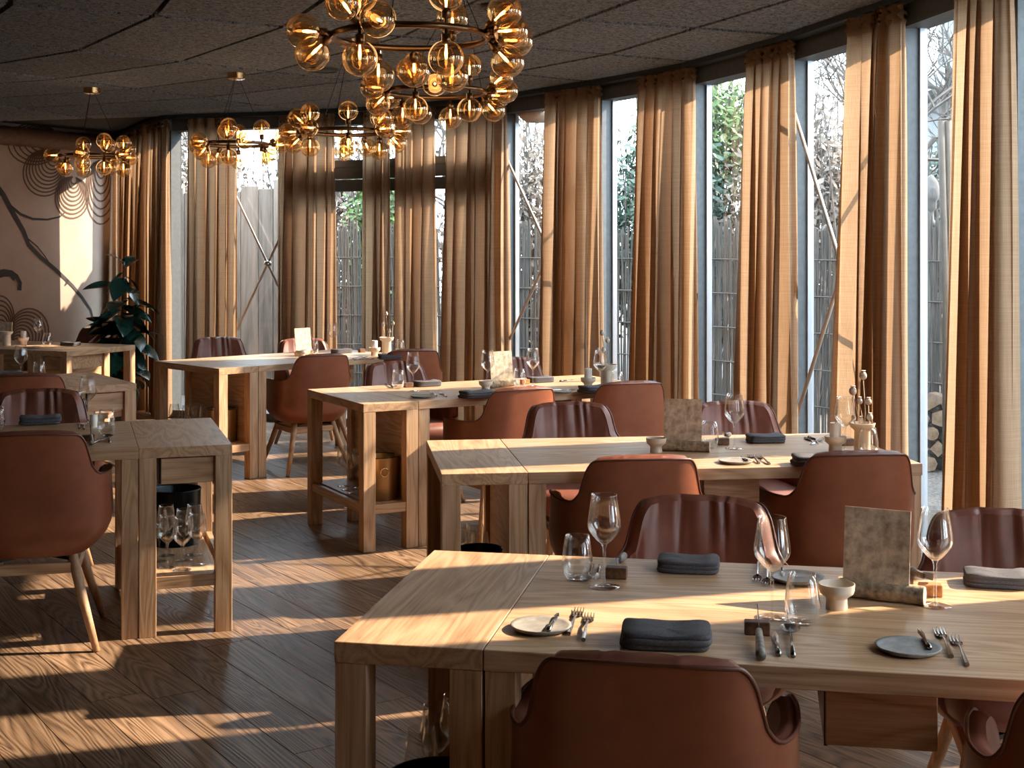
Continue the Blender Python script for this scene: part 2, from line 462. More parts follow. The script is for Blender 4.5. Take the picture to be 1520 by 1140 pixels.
# ---- ceiling: slab + fanned wood wool panels
bm = MB()
OUT = [v for v in offset_poly(-0.22)] + [Vector((1.3, -3.2, 0)), Vector((MW1.x - .2, -3.2, 0)), MW1 + Vector((-.2, 0, 0)), MW0 + Vector((-.3, .4, 0))]
prism(bm, [(p.x, p.y) for p in OUT], CEIL + 0.03, CEIL + 0.2)
ceiling = bm.build('ceiling', mat('ceiling_void', (0.01, 0.011, 0.012), 0.9), kind='structure')
C = 1.2
rows = []
A1, A2, A3 = Vector((-1.544, 5.81, 0)) * C, Vector((-2.198, 6.826, 0)) * C, Vector((-2.99, 7.48, 0)) * C
rows = [(Vector((-0.72, 2.9, 0)), 0), (Vector((-0.80, 4.15, 0)), 4), (Vector((-1.09, 4.70, 0)) * C, 15), (A1, 29.3), (A2, 45), (A3, 58), (Vector((-4.08, 7.99, 0)) * C, 71), (Vector((-5.35, 7.75, 0)) * C, 80)]
ST = 0.585 * C
for r in range(len(rows) - 1):
    (a, aa), (b, ab) = rows[r], rows[r + 1]
    da = Vector((math.cos(R(aa)), math.sin(R(aa)), 0)); db = Vector((math.cos(R(ab)), math.sin(R(ab)), 0))
    for s in range(-4, 16):
        q = [a + da * ST * s, a + da * ST * (s + 1), b + db * ST * (s + 1), b + db * ST * s]
        c = (q[0] + q[1] + q[2] + q[3]) / 4
        if not (inside(c, ROOM) or any(inside(p, ROOM) for p in q)): continue
        split = [(0.0, 1.0)]
        if (q[3] - q[0]).length > 1.95: split = [(0, 0.5), (0.5, 1.0)]
        for f0, f1 in split:
            w4 = [q[0].lerp(q[3], f0), q[1].lerp(q[2], f0), q[1].lerp(q[2], f1), q[0].lerp(q[3], f1)]
            cc = (w4[0] + w4[1] + w4[2] + w4[3]) / 4
            w4 = [cc + (p - cc) * (1 - 0.036 / max((p - cc).length, .1)) for p in w4]
            o4 = [cc + (p - cc) * (1 - 0.026 / max((p - cc).length, .1)) for p in w4]
            mb = MB()
            dz = random.uniform(-0.0015, 0.0015)
            vs = [(p.x, p.y, CEIL + 0.03) for p in w4] + [(p.x, p.y, CEIL + 0.008 + dz) for p in w4] + [(p.x, p.y, CEIL + dz) for p in o4]
            fs = [(0, 1, 5, 4), (1, 2, 6, 5), (2, 3, 7, 6), (3, 0, 4, 7), (4, 5, 9, 8), (5, 6, 10, 9), (6, 7, 11, 10), (7, 4, 8, 11), (11, 10, 9, 8), (0, 3, 2, 1)]
            def clip(poly):
                for i in range(2, len(V) - 1):
                    nn = inward(seg_t(i)); o_ = V[i] + nn * 0.004; r_ = []
                    for a_, b_ in zip(poly, poly[1:] + poly[:1]):
                        da_, db_ = (a_ - o_).dot(nn), (b_ - o_).dot(nn)
                        if da_ >= 0: r_.append(a_)
                        if da_ * db_ < 0: r_.append(a_.lerp(b_, da_ / (da_ - db_)))
                    poly = r_
                    if len(poly) < 3: return None
                return poly
            pw = clip(w4)
            if pw is None: continue
            prism(mb, [(p.x, p.y) for p in pw], CEIL + dz, CEIL + 0.03)
            mb.build('ceiling_panel', M_CEIL, ceiling)

# ---- solid walls
def wall(name, a, b, z0, z1, th, m, side=1):
    d = (b - a).normalized(); n = Vector((d.y, -d.x, 0)) * (-side)
    mb = MB(); p = [a, b, b + n * th, a + n * th]
    prism(mb, [(q.x, q.y) for q in p], z0, z1)
    return mb.build(name, m, kind='structure')
wall('wall_left', MW0, MW1, -0.1, CEIL + .1, -0.15, M_WALL, 1)
wall_mural = COL.objects['wall_left']
wall('wall_side', MW1, Vector((MW1.x, -3, 0)), -0.1, CEIL + .1, 0.15, M_WALLD, -1)
for a_, b_ in ((V[14], V[15]), (V[15], V[16]), (V[16], Vector((1.3, -3, 0)))):
    wall('wall_right', a_, b_, -0.1, CEIL + .1, 0.15, M_WALLD, -1)
wall('wall_rear', Vector((MW1.x, -3, 0)), Vector((1.4, -3, 0)), -0.1, CEIL + .1, 0.15, M_WALLD, -1)

# ---- window wall: one structure window per bay with its own post, frame pieces and pane
OUTP = offset_poly(-0.15); INP = offset_poly(-0.02)
FR0, FR1 = offset_poly(-0.12), offset_poly(-0.17)
def obox(mb, p, t, a0, a1, r0, r1, z0, z1):
    """box along tangent t from a0 to a1, radial r0..r1 (outward positive)"""
    n = -inward(t)
    pts = [p + t * a0 + n * r0, p + t * a1 + n * r0, p + t * a1 + n * r1, p + t * a0 + n * r1]
    prism(mb, [(q.x, q.y) for q in pts], z0, z1)
HEAD = 2.60
for i in range(14):
    w = put('window_%d' % (i + 1), None, kind='structure')
    t = seg_t(i); ln = CUM[i + 1] - CUM[i]
    mb = MB(); tv = vtan(i); obox(mb, V[i], tv, -0.032, 0.032, -0.02, 0.085, 0.0, HEAD + 0.02); mb.build('post', M_FRAME, w)
    mb = MB()
    obox(mb, V[i], t, 0.028, 0.044, 0.068, 0.105, 0.06, HEAD); obox(mb, V[i], t, ln - 0.044, ln - 0.028, 0.068, 0.105, 0.06, HEAD)
    mb.build('frame_strip', M_ALU, w)
    mb = MB(); obox(mb, V[i], t, -0.03, ln + .03, -0.02, 0.12, HEAD, CEIL + .03); mb.build('header_beam', M_FRAME, w)
    mb = MB(); obox(mb, V[i], t, 0.03, ln - 0.03, -0.02, 0.14, -0.1, 0.07); mb.build('sill', M_FRAME, w)
    mb = MB(); obox(mb, V[i], t, 0.05, ln - 0.05, 0.092, 0.097, 0.07, HEAD); mb.build('pane', M_PANE, w)
    if i in (3, 4):
        mb = MB(); obox(mb, V[i], t, 0.04, ln - 0.04, 0.03, 0.11, 2.03, 2.13); obox(mb, V[i], t, 0.04, ln - 0.04, 0.04, 0.11, 2.14, 2.24); obox(mb, V[i], t, 0.04, ln - 0.04, 0.02, 0.11, 2.24, 2.30)
        mb.build('transom', M_FRAME, w)
mb = MB()
T0, T1_ = offset_poly(0.02), offset_poly(0.10)
for i in range(len(V) - 1):
    prism(mb, [(q.x, q.y) for q in (T1_[i], T1_[i + 1], T0[i + 1], T0[i])], CEIL - 0.035, CEIL - 0.002)
mb.build('trim_1', M_DARK, kind='structure')
mb = MB()
T0, T1_ = offset_poly(0.0), offset_poly(0.02)
for i in range(len(V) - 1):
    prism(mb, [(q.x, q.y) for q in (T1_[i], T1_[i + 1], T0[i + 1], T0[i])], CEIL - 0.06, CEIL - 0.002)
mb.build('trim_2', M_FRAME, kind='structure')

# cross bracing rods in three bays
def bracing(s0, s1, zl0, zl1, label):
    p0, t = wall_p(s0, 0.012); p1, _ = wall_p(s1, 0.012)
    c = (p0 + p1) / 2
    root = thing('cross_brace', label, 'bracing rod', (c.x, c.y, zl0), 0, 'steel cross braces in front of the glass')
    c0 = Vector((c.x, c.y, zl0))
    def rod(a, za, b, zb):
        q = MB().tube([Vector((a.x, a.y, za)) - c0, Vector((b.x, b.y, zb)) - c0], 0.011, 8)
        q.build('rod', M_ROD, root, True)
    rod(p0, zl1, p1, zl0); rod(p0, zl0, p1, zl1)
    j = MB().sphere((0, 0, (zl1 - zl0) / 2), 0.035, 14, 8, sc=(1, 1, 0.9)); j.build('joint', M_STEEL, root, True)
bracing(CUM[8] + 0.04, CUM[9] - 0.02, 0.55, 2.30, 'pair of crossed steel rods on the grey post between two curtains')
bracing(CUM[5] + 0.02, CUM[6] - 0.02, 0.75, 2.26, 'pair of crossed steel rods in the window gap behind the beige outdoor lamp')
bracing(wall_s(352), wall_s(446), 0.80, 2.0, 'pair of crossed rods with round joint in front of the weathered boards')

# ------------------------------------------------------------------ curtains
def curtain(s0, s1, seed, label, flare=0.10, n=None, off=0.085, zb=0.015):
    rnd = random.Random(seed)
    ln = s1 - s0
    folds = n or max(3, round(ln / 0.105))
    NU, NV = folds * 14 + 1, 24
    zt = CEIL - 0.04
    cp, _ = wall_p((s0 + s1) / 2, off)
    root = thing('curtain', label, 'curtain', (cp.x, cp.y, 0), 0, 'tan linen curtains along the window wall')
    P = offset_poly(off)
    ph = [rnd.uniform(0, 6.28) for _ in range(6)]
    wid = [rnd.uniform(0.45, 1.7) for _ in range(folds)]; tot = sum(wid); cw = [0]
    for q in wid: cw.append(cw[-1] + q / tot)
    amp = [rnd.uniform(0.35, 1.25) for _ in range(folds + 1)]
    lean = [rnd.uniform(-0.5, 0.5) for _ in range(folds)]
    def pos(i, j, z=None, a0=0.085, hh=None):
        u = i / (NU - 1); v = j / (NV - 1)
        zz = zb + (zt - 0.10 - zb) * v if z is None else z
        k = min(int(u * folds), folds - 1); fu = u * folds - k
        uu = cw[k] + (cw[k + 1] - cw[k]) * fu
        d = (zt - zz) / (zt - zb)
        grow = 0.40 + 0.75 * d ** 0.5
        a = a0 * grow * (amp[k] * (1 - fu) + amp[k + 1] * fu)
        off_r = (math.sin(2 * PI * fu + 0.5 * math.sin(2 * d + ph[0] + k)) + 0.28 * math.sin(4 * PI * fu + ph[4] + k * 1.7) + 0.12 * math.sin(8 * PI * fu + ph[5] + 2 * k)) * a * 0.9 + 0.012 * math.sin(5 * PI * u + ph[1] + 2.4 * d) * d
        off_u = 0.034 * math.sin(4 * PI * fu) * (0.3 + 0.7 * d) + lean[k] * 0.03 * d * math.sin(PI * fu)
        s = s0 - flare * d * (1 - uu) + uu * ln + off_u - 0.01 * d * math.sin(3 * u + ph[2])
        s = min(max(s, 0.001), CUM[-1] - .001)
        ii = 0
        while ii < len(V) - 2 and CUM[ii + 1] <= s: ii += 1
        tt = (s - CUM[ii]) / (CUM[ii + 1] - CUM[ii])
        p = P[ii].lerp(P[ii + 1], tt) + inward(seg_t(ii)) * off_r
        return Vector((p.x, p.y, zz)) - Vector((cp.x, cp.y, 0))
    mb = MB().grid(lambda i, j: pos(i, j), NU, NV)
    mb.build('fabric', M_CURT, root, True)
    nh = folds * 22 + 1
    def hp(i, j):
        u = i / (nh - 1) * (NU - 1)
        z = zt - 0.10 + 0.10 * j / 5
        p = pos(u, NV - 1, z)
        w = (0.022 if j in (2, 4) else -0.012) * math.sin(i * 1.9 + ph[3]) * (0 if j == 0 else 1)
        uu = u / (NU - 1); k = min(int(uu * folds), folds - 1)
        t = seg_t(max(0, min(len(V) - 2, next((q for q in range(len(V) - 1) if CUM[q + 1] > s0 + uu * ln), len(V) - 2))))
        return p + inward(t) * w
    mb = MB().grid(hp, nh, 6); mb.build('heading', M_CURT, root, True)
    return root
PX = [(193, 253, 'leftmost of the tan curtains, hanging beside the mural wall behind the rubber plant', 0.02),
      (276, 355, 'second tan curtain from the left, left of the crossed rods and weathered boards', 0.02),
      (411, 499, 'tan curtain right of the crossed rods, half in shade behind the leftmost menu card', 0.02),
      (538, 581, 'narrow tan curtain at the transom window, behind the farthest candle', 0.0),
      (583, 648, 'brightly lit tan curtain right of the narrow one, behind the farthest vase', 0.0),
      (660, 750, 'wide tan curtain ending at the post left of the outdoor lamp', 0.02),
      (806, 893, 'tan curtain right of the beige outdoor lamp, dappled by branch shadow', 0.04),
      (946, 1030, 'tan curtain between the two narrow garden views right of the far vase', 0.06),
      (1106, 1177, 'tan curtain left of the grey post that carries the long diagonal rod', 0.10),
      (1258, 1340, 'broad tan curtain right of the long diagonal rod, behind the poppy vase', 0.14),
      (1416, 1494, 'rightmost tan curtain, with dark folds, right of the log pile view', 0.12)]
for k_, (a, b, lab, fl) in enumerate(PX):
    curtain(0.60 if k_ == 0 else wall_s(a + 4, 0.085), wall_s(b - 3, 0.085), 11 + k_, lab, fl)
def wall_s_n(n):                           # arc length where the sun line with offset n crosses the window line
    ca, sa = math.cos(SUN_AZ), math.sin(SUN_AZ)
    for i in range(9, len(V) - 1):
        a, b = V[i].y * ca - V[i].x * sa, V[i + 1].y * ca - V[i + 1].x * sa
        if a >= n >= b: return CUM[i] + (a - n) / (a - b) * (CUM[i + 1] - CUM[i])
    raise ValueError(n)
curtain(0.03, 0.27, 77, 'narrow strip of curtain added in the far corner to trim the sun patch on the mural wall', 0.0)  # sliver added to block sun and narrow the lit patch on the mural
OFFC = [(wall_s_n(4.30), wall_s_n(3.52)), (wall_s_n(3.22), wall_s_n(2.82)), (wall_s_n(2.54), wall_s_n(1.95)), (wall_s_n(1.3), wall_s_n(0.75))]  # unseen curtains, their gaps set to shape the sun bands on tables and floor
for k_, (a, b) in enumerate(OFFC):
    curtain(a, b, 40 + k_, 'tan linen curtain outside the frame, placed for the sun bands, %s beyond the right edge' % ('first', 'second', 'third', 'fourth', 'fifth')[k_], 0.1)

# ------------------------------------------------------------------ mural, duct, speakers
def mural_px(px, py):
    k = (px - CX) / F
    t = (MW0.x - k * MW0.y) / (k * MWD.y - MWD.x)
    p = MW0 + MWD * t
    return t, HC - (py - YH) * p.y / F
mn = Vector((-MWD.y, MWD.x, 0))
if mn.dot(Vector((0, 8, 0)) - MW0) < 0: mn = -mn
def ribbon(mb, pts, w0, w1, d=0.004):
    """pts in image columns/rows on the mural wall, painted line with a hair of thickness"""
    q = [Vector(mural_px(*p)) for p in pts]
    n = len(q)
    vs, fs = [], []
    for i, p in enumerate(q):
        dd = (q[min(i + 1, n - 1)] - q[max(i - 1, 0)]).normalized(); nn = Vector((-dd.y, dd.x))
        w = w0 + (w1 - w0) * i / (n - 1)
        for sgn in (1, -1):
            a = p + nn * w * sgn
            c = MW0 + MWD * a.x + mn * d
            vs.append((c.x, c.y, a.y))
    for i in range(n - 1): fs.append((2 * i, 2 * i + 1, 2 * i + 3, 2 * i + 2))
    mb.add(vs, fs)
mur = MB()
def fan(ax, ay, rmax, n, ddeg, sq=1.0, span=150):
    """nested loops that share one apex, like a scallop"""
    for k in range(n):
        r = rmax * (0.18 + 0.82 * k / (n - 1)); cx, cy = ax + r * math.cos(R(ddeg)), ay - r * sq * math.sin(R(ddeg))
        pts = [(cx + r * math.cos(R(ddeg - span + 2 * span * j / 22)), cy - r * sq * math.sin(R(ddeg - span + 2 * span * j / 22))) for j in range(23)]
        ribbon(mur, pts, 0.0085, 0.0085)
fan(86, 200, 39, 9, 205, 0.8)
fan(84, 230, 31, 10, 232, 1.1)
fan(110, 262, 25, 9, 262, 1.25)
fan(150, 236, 22, 8, 268, 2.2)
fan(20, 512, 29, 10, 38, 1.15)
fan(2, 500, 22, 8, 100, 1.4)
mur.build('mural_fan_lines', M_LINE, wall_mural, kind='stuff')
br = MB()
ribbon(br, [(-10, 270), (5, 290), (20, 318), (34, 342), (42, 363), (60, 382), (82, 400), (98, 415), (108, 425), (122, 442), (134, 460), (138, 475)], 0.03, 0.012, 0.005)
ribbon(br, [(14, 305), (30, 318), (48, 325), (70, 326), (88, 322), (95, 316)], 0.016, 0.006, 0.005)
ribbon(br, [(38, 352), (55, 366), (66, 380), (74, 392)], 0.008, 0.005, 0.005)
ribbon(br, [(100, 415), (99, 420), (96, 424)], 0.02, 0.006, 0.005)
br.build('mural_branch', M_LINE2, wall_mural)
cap = MB()
ribbon(cap, [(-14, 412), (-4, 407), (6, 405), (16, 406), (22, 414)], 0.045, 0.03, 0.006)
ribbon(cap, [(16, 404), (24, 410), (29, 420), (28, 431)], 0.02, 0.025, 0.007)
cap.build('mural_dark_cap', M_LINE2, wall_mural)
dd = MB()
p0, p1 = MW0 + mn * 0.14 + MWD * 0.25, MW1 + mn * 0.14
kk = 70
pts = [p0.lerp(p1, i / kk) + Vector((0, 0, CEIL - 0.11)) for i in range(kk + 1)]
dd.tube([p - p0 for p in pts], [0.098 if i % 2 else 0.088 for i in range(kk + 1)], 16)
duct = tag(dd.build('air_duct', M_DUCT, None, 30), 'dark brown ribbed round duct along the top of the mural wall', 'duct')
duct.location = p0
for nm, px, py, lab in (('ceiling_speaker', 480, 102, 'round flat ceiling speaker above the middle of the five chandeliers'), ('ceiling_speaker', 745, 8, 'round flat ceiling speaker near the top edge, beside the nearest chandelier')):
    p = at(px, py, CEIL)
    root = thing(nm, lab, 'speaker', (p.x, p.y, CEIL), 0, 'round speakers in the ceiling')
    MB().lathe([(0.0, -0.012), (0.085, -0.014), (0.088, -0.01)], 32).build('grille', M_SPK, root, True)
    MB().lathe([(0.088, -0.01), (0.092, -0.02), (0.105, -0.016), (0.108, -0.002)], 32).build('rim', M_DARK, root, True)

# ------------------------------------------------------------------ chandeliers
RG = 0.054
def chandelier(cx, cz, h, Rr, nodes, label, canopy=None, seed=0):
    root = thing('chandelier', label, 'chandelier', (cx, cz, h), 0, 'amber glass bubble chandeliers')
    ring = MB().tube([(Rr * math.cos(2 * PI * i / 48), Rr * math.sin(2 * PI * i / 48), 0) for i in range(48)], 0.011, 8, closed=True)
    ring.build('ring', M_BRONZE_D, root, True)
    for a, kinds in nodes:
        a = R(a); p = Vector((Rr * math.cos(a), Rr * math.sin(a), 0)); rad = Vector((math.cos(a), math.sin(a), 0))
        for k in kinds:
            d = {'u': Vector((0, 0, 1)), 'd': Vector((0, 0, -1)), 'o': rad, 'i': -rad, 'U': (rad + Vector((0, 0, 0.8))).normalized(), 'D': (rad * 0.8 - Vector((0, 0, 0.8))).normalized()}[k]
            m = d.to_track_quat('Z', 'X').to_matrix().to_4x4(); m.translation = p
            so = MB().lathe([(0.006, 0.0), (0.006, 0.022), (0.014, 0.024), (0.014, 0.05), (0.009, 0.055), (0.0, 0.055)], 12, m=m)
            so.build('socket', M_BRONZE_D, root, True)
            m2 = m.copy(); m2.translation = p + d * (0.042 + RG)
            g = put('globe', GLOBE, root); g.matrix_local = m2
            b = put('bulb', BULB, g)
    if canopy is None: canopy = (0, 0)
    kx, ky = canopy
    top = CEIL - h
    MB().lathe([(0.0, -0.045), (0.05, -0.045), (0.06, -0.04), (0.062, -0.002), (0.0, -0.002)], 28, c=(kx, ky, top)).build('canopy', M_BRASS, root, 30)
    for q in range(3):
        a = R(20 + 120 * q)
        MB().tube([(Rr * math.cos(a), Rr * math.sin(a), 0.0), (kx + 0.02 * math.cos(a), ky + 0.02 * math.sin(a), top - 0.04)], 0.0018, 5).build('cable', M_BLACK, root)
    lp = bpy.data.lights.new('chandelier_glow', 'POINT'); lp.energy = 1.2; lp.color = (1.0, 0.6, 0.3); lp.shadow_soft_size = 0.15
    lo = bpy.data.objects.new('chandelier_glow', lp); COL.objects.link(lo); lo.parent = root; lo.location = (0, 0, -0.02)
    return root
M_BRONZE_D = mat('dark_bronze', (0.16, 0.09, 0.045), 0.28, 1.0)
gm = MB().lathe([(0.012, -RG * 0.975), (0.03, -RG * 0.83)] + [(RG * math.cos(a), RG * math.sin(a)) for a in [-PI / 2 + 0.75 + i * (PI - 0.75) / 14 for i in range(14)]] + [(0.0005, RG)], 24)
gm.lathe([(0.011, -RG * 0.6), (0.02, -RG * 0.45), (0.027, 0.0), (0.022, RG * 0.42), (0.010, RG * 0.58), (0.0005, RG * 0.6)], 16)
GLOBE = gm.mesh('globe', M_AMBER, True)
BULB = MB().lathe([(0.003, -RG * 0.75), (0.0045, -RG * 0.4), (0.0055, -RG * 0.25), (0.004, RG * 0.02), (0.0003, RG * 0.08)], 10).mesh('bulb', M_BULB, True)
ND = [(200, 'oD'), (236, 'udU'), (258, 'o'), (120, 'od'), (92, 'D'), (300, 'ud'), (278, ''), (338, 'oU'), (12, 'oD'), (60, 'ud')]
def rot(nd, a): return [((x + a) % 360, k) for x, k in nd]
chandelier(-0.32, 4.25, 2.205, 0.245, ND, 'nearest and largest-looking amber bubble chandelier, cut by the top edge of the photo', (0.0, 0.0))
chandelier(-0.345, 6.05, 2.24, 0.225, rot(ND, 15), 'amber bubble chandelier just below and behind the nearest one', (0.1, 0.1))
chandelier(-0.93, 7.55, 2.19, 0.225, rot(ND, -20), 'amber bubble chandelier in the middle of the row of five, third from the front', (0.0, 0.2))
chandelier(-1.79, 8.70, 2.21, 0.21, rot(ND, 35), 'amber bubble chandelier hanging from a brass canopy, second from the left', (-0.10, 0.54))
chandelier(-2.99, 9.65, 2.20, 0.20, rot(ND, 70), 'leftmost amber bubble chandelier, in front of the mural fans', (-0.16, 0.45))

# ------------------------------------------------------------------ chair prototype (origin on floor, faces +Y)
def chair_proto():
    root = thing('dining_chair', '', 'chair', (0, 0, 0), 0, 'tan leather armchairs around the tables')
    NU, PM = 97, R(128)
    def hgt(t):                                  # t = |u| 0..1
        if t < 0.21: return 0.806 - 0.006 * (t / 0.21) ** 2
        if t < 0.305:
            q = (t - 0.21) / 0.095; return 0.80 - 0.046 * q ** 2.4
        if t < 0.347:
            q = (t - 0.305) / 0.042; return 0.754 - 0.074 * q
        if t < 0.47:
            q = (t - 0.347) / 0.123; return 0.68 - 0.038 * (1 - (1 - q) ** 2.4)
        if t < 0.84: return 0.642 - 0.010 * (t - 0.46) / 0.38
        if t < 0.84: return 0.645 - 0.012 * (t - 0.52) / 0.32
        q = (t - 0.84) / 0.16; return 0.633 - 0.13 * (1 - math.sqrt(max(0, 1 - q * q)))
    def foot(ph):
        s, c = math.sin(ph), math.cos(ph)
        e = 2 / 3.0
        return math.copysign(abs(s) ** e, s) * 0.275, -math.copysign(abs(c) ** e, c) * (0.255 if c > 0 else 0.22)
    def P(u, v, ins=0.0):                       # u -1..1, v 0..1
        t = abs(u); ph = u * PM
        top = hgt(t); x, y = foot(ph)
        zb = 0.345
        z = zb + (top - zb) * v
        k = (z - zb)
        sc = 0.70 + 0.30 * (1 - (1 - min(k / 0.15, 1)) ** 2.6)
        sc -= ins / 0.27
        back = max(0.0, math.cos(ph)) ** 0.6
        lean = 0.17 * max(0, z - 0.50) * back
        narrow = 1 - 0.03 * max(0.0, (z - 0.64)) / 0.17
        flare = 1 + 0.02 * math.sin(PI * min(1, k / 0.25))
        return Vector((x * sc * narrow * flare, y * sc - lean + 0.0, z))
    NV = 13
    up_ = [.28 * i / 26 for i in range(1, 27)] + [.28 + .13 * i / 15 for i in range(1, 16)] + [.41 + .42 * i / 12 for i in range(1, 13)] + [.83 + .17 * i / 12 for i in range(1, 13)]
    us = [-x for x in reversed(up_)] + [0.0] + up_
    NU = len(us)
    vv = [0, .05, .1, .16, .24, .34, .45, .57, .69, .80, .89, .96, 1.0]
    outer = MB().grid(lambda i, j: P(us[i], vv[j]), NU, NV)
    outer.grid(lambda i, j: P(us[i], 0).lerp(Vector((0, 0.0, 0.335)), j / 3), NU, 4, flip=True)
    outer.build('outer_shell', M_LEATHER, root, True)
    rnd = random.Random(3)
    def Q(i, j):
        u, v = us[i], vv[j]
        p0 = P(u, v); t = abs(u)
        pin = P(u, v, 0.020 + 0.035 * math.sin(PI * min(v, .93)) ** 0.6)
        n = (pin - p0); n.z = 0
        n = n.normalized() if n.length > 1e-6 else Vector((0, 1, 0))
        p = pin.copy()
        if t < 0.36 and v > 0.25:               # gathered pleats at the top of the back
            w = 1.5 * math.exp(-((t / 0.14) ** 2)) * max(0, (v - 0.45) / 0.55) ** 1.6
            uf = u / (1 + 1.1 * (1 - v))
            k1 = 0.55 + 0.9 * abs(noise.noise(Vector((u * 14, 0.3, 1.7))))
            p += n * (-0.010 * w * k1 * (1 - 2 * abs(math.sin(uf * 40 + 1.1 * math.sin(uf * 19 + 1)))) - 0.008 * math.exp(-((uf - 0.02) / 0.012) ** 2) * max(0, v - .2) + 0.010)
            if v > .9: p.z += 0.006 * math.exp(-((t / 0.2) ** 2))
        p.z -= 0.004 if v == 1 else 0
        return p
    inner = MB().grid(Q, NU, NV, flip=True)
    def rim(i, j):
        a, b = P(us[i], 1.0), Q(i, NV - 1)
        c = a.lerp(b, 0.55) + Vector((0, 0, 0.006 + 0.010 * max(0, 1 - (abs(us[i]) / 0.36) ** 4)))
        return (a, a.lerp(c, .6), c, c.lerp(b, .5), b)[j]
    inner.grid(rim, NU, 5)
    for e in (0, NU - 1):                         # close the arm fronts
        inner.grid(lambda i, j: P(us[e], vv[j]).lerp(Q(e, j), i / 3) + Vector((0, 0.016 * math.sin(PI * i / 3), 0)), 4, NV, flip=(e == 0))
    inner.build('back_cushion', M_LEATHER2, root, True)
    MB().tube([P(u, 1.0) + Vector((0, 0, 0.003)) for u in us], 0.0045, 6).build('piping', M_PIPING, root, True)
    # seat cushion
    def seat(i, j):
        a = 2 * PI * i / 36
        s, c = math.sin(a), math.cos(a); e = 2 / 3.6
        x = math.copysign(abs(c) ** e, c); y = math.copysign(abs(s) ** e, s)
        r, z = [(0.0, 0.375), (0.80, 0.375), (0.95, 0.39), (1.0, 0.42), (1.0, 0.445), (0.95, 0.468), (0.80, 0.478), (0.4, 0.476), (0.0, 0.472)][j]
        return Vector((x * 0.215 * r, 0.035 + y * 0.235 * r, z))
    MB().grid(seat, 36, 9, closeu=True, flip=False).build('seat', M_LEATHER2, root, True)
    for sx in (-1, 1):
        for sy in (-1, 1):
            MB().tube([(sx * 0.135, sy * 0.135 + 0.02, 0.35), (sx * 0.180, sy * 0.185 + 0.02, 0.18), (sx * 0.232, sy * 0.24 + 0.02, 0.0)], [0.0205, 0.0175, 0.0125], 12).build('leg', M_CHAIRWOOD, root, True)
    for s in (-1, 1):
        MB().box(-0.15, 0.15, -0.011, 0.011, 0.275, 0.315, Matrix.Translation((0, 0.02 + s * 0.152, 0)), 0.003).build('stretcher', M_OAKX, root)
    for s in (-1, 1):
        MB().box(-0.011, 0.011, -0.14, 0.14, 0.275, 0.315, Matrix.Translation((s * 0.155, 0.02, 0)), 0.003).build('stretcher', M_OAKY, root)
    br = MB()
    for a in (45, 135): br.box(-0.2, 0.2, -0.02, 0.02, 0.322, 0.334, Matrix.Translation((0, 0.02, 0)) @ Matrix.Rotation(R(a), 4, 'Z'))
    br.build('bracket', M_BLACK, root)
    return root
cp = chair_proto(); index_kids()
TH = {'1': -10.6, '2': 7.3, '3': 28.4, '4': 44.2, 'L1': 18.0, 'L2': 34, 'L3': -24}
CH = [  # x, depth, rotation, label
    (0.285, 2.665, TH['1'], 'chair with its back to us at the front centre of the nearest table'),
    (1.12, 2.46, TH['1'] - 8, 'chair at the bottom right corner, only its left arm and seat in view'),
    (0.50, 3.64, TH['1'] + 180, 'chair behind the nearest table with pleated back, behind the left napkin and wine glass'),
    (1.30, 3.44, TH['1'] + 180, 'dark pleated chair behind the nearest table at the right edge of the photo'),
    (0.42, 4.96, TH['2'], 'brown chair back at the front of the second table, left of its hanging drawer'),
    (1.20, 5.06, TH['2'], 'brown chair back at the front of the second table, below the poppy vase'),
    (0.30, 6.02, TH['2'] + 180, 'pleated chair behind the second table, left of its menu card'),
    (1.07, 6.06, TH['2'] + 180, 'pleated chair behind the second table, behind its wine glass and beside the grey post'),
    (-0.08, 7.22, TH['3'] + 2, 'orange chair with left arm showing at the front of the third table, left of two'),
    (0.56, 7.55, TH['3'] - 10, 'orange chair back at the front of the third table, right of two'),
    (-0.62, 8.30, TH['3'] + 180, 'pleated chair behind the third table, behind the tumbler and wine glass at its left end'),
    (0.13, 8.62, TH['3'] + 180, 'chair mostly hidden behind the middle menu card of the third table'),
    (-1.43, 9.38, TH['4'] - 12, 'sunlit orange chair with wooden legs at the front of the farthest table'),
    (-0.80, 9.85, TH['4'] - 24, 'rust chair back at the farthest table, in front of the lit curtain'),
    (-2.26, 10.62, TH['4'] + 160, 'pleated chair behind the farthest table, in front of the crossed rods'),
    (-1.56, 10.50, TH['4'] + 160, 'chair behind the farthest table, half hidden by its menu card'),
    (-1.87, 5.30, TH['L1'] - 4, 'big brown chair at the left edge in front of the nearest left table'),
    (-2.20, 6.25, TH['L1'] + 180, 'dark pleated chair behind the nearest left table, behind the folded napkin'),
    (-2.75, 7.60, TH['L2'] - 14, 'brown chair back at the left edge at the middle left table'),
    (-3.62, 8.9, TH['L2'] - 10, 'orange chair at the far left edge, only a lit arm in view'),
    (-3.92, 12.05, TH['L3'] + 175, 'small dark chair behind the farthest left table, beside the rubber plant'),
]
for i, (x, y, rz, lab) in enumerate(CH):
    o = cp if i == 0 else copy_tree(cp)
    o.location = (x, y, 0); o.rotation_euler = (0, 0, R(rz)); o['label'] = lab
    if i in (16, 17, 18): o.scale = (1.03, 1.03, 1.045)

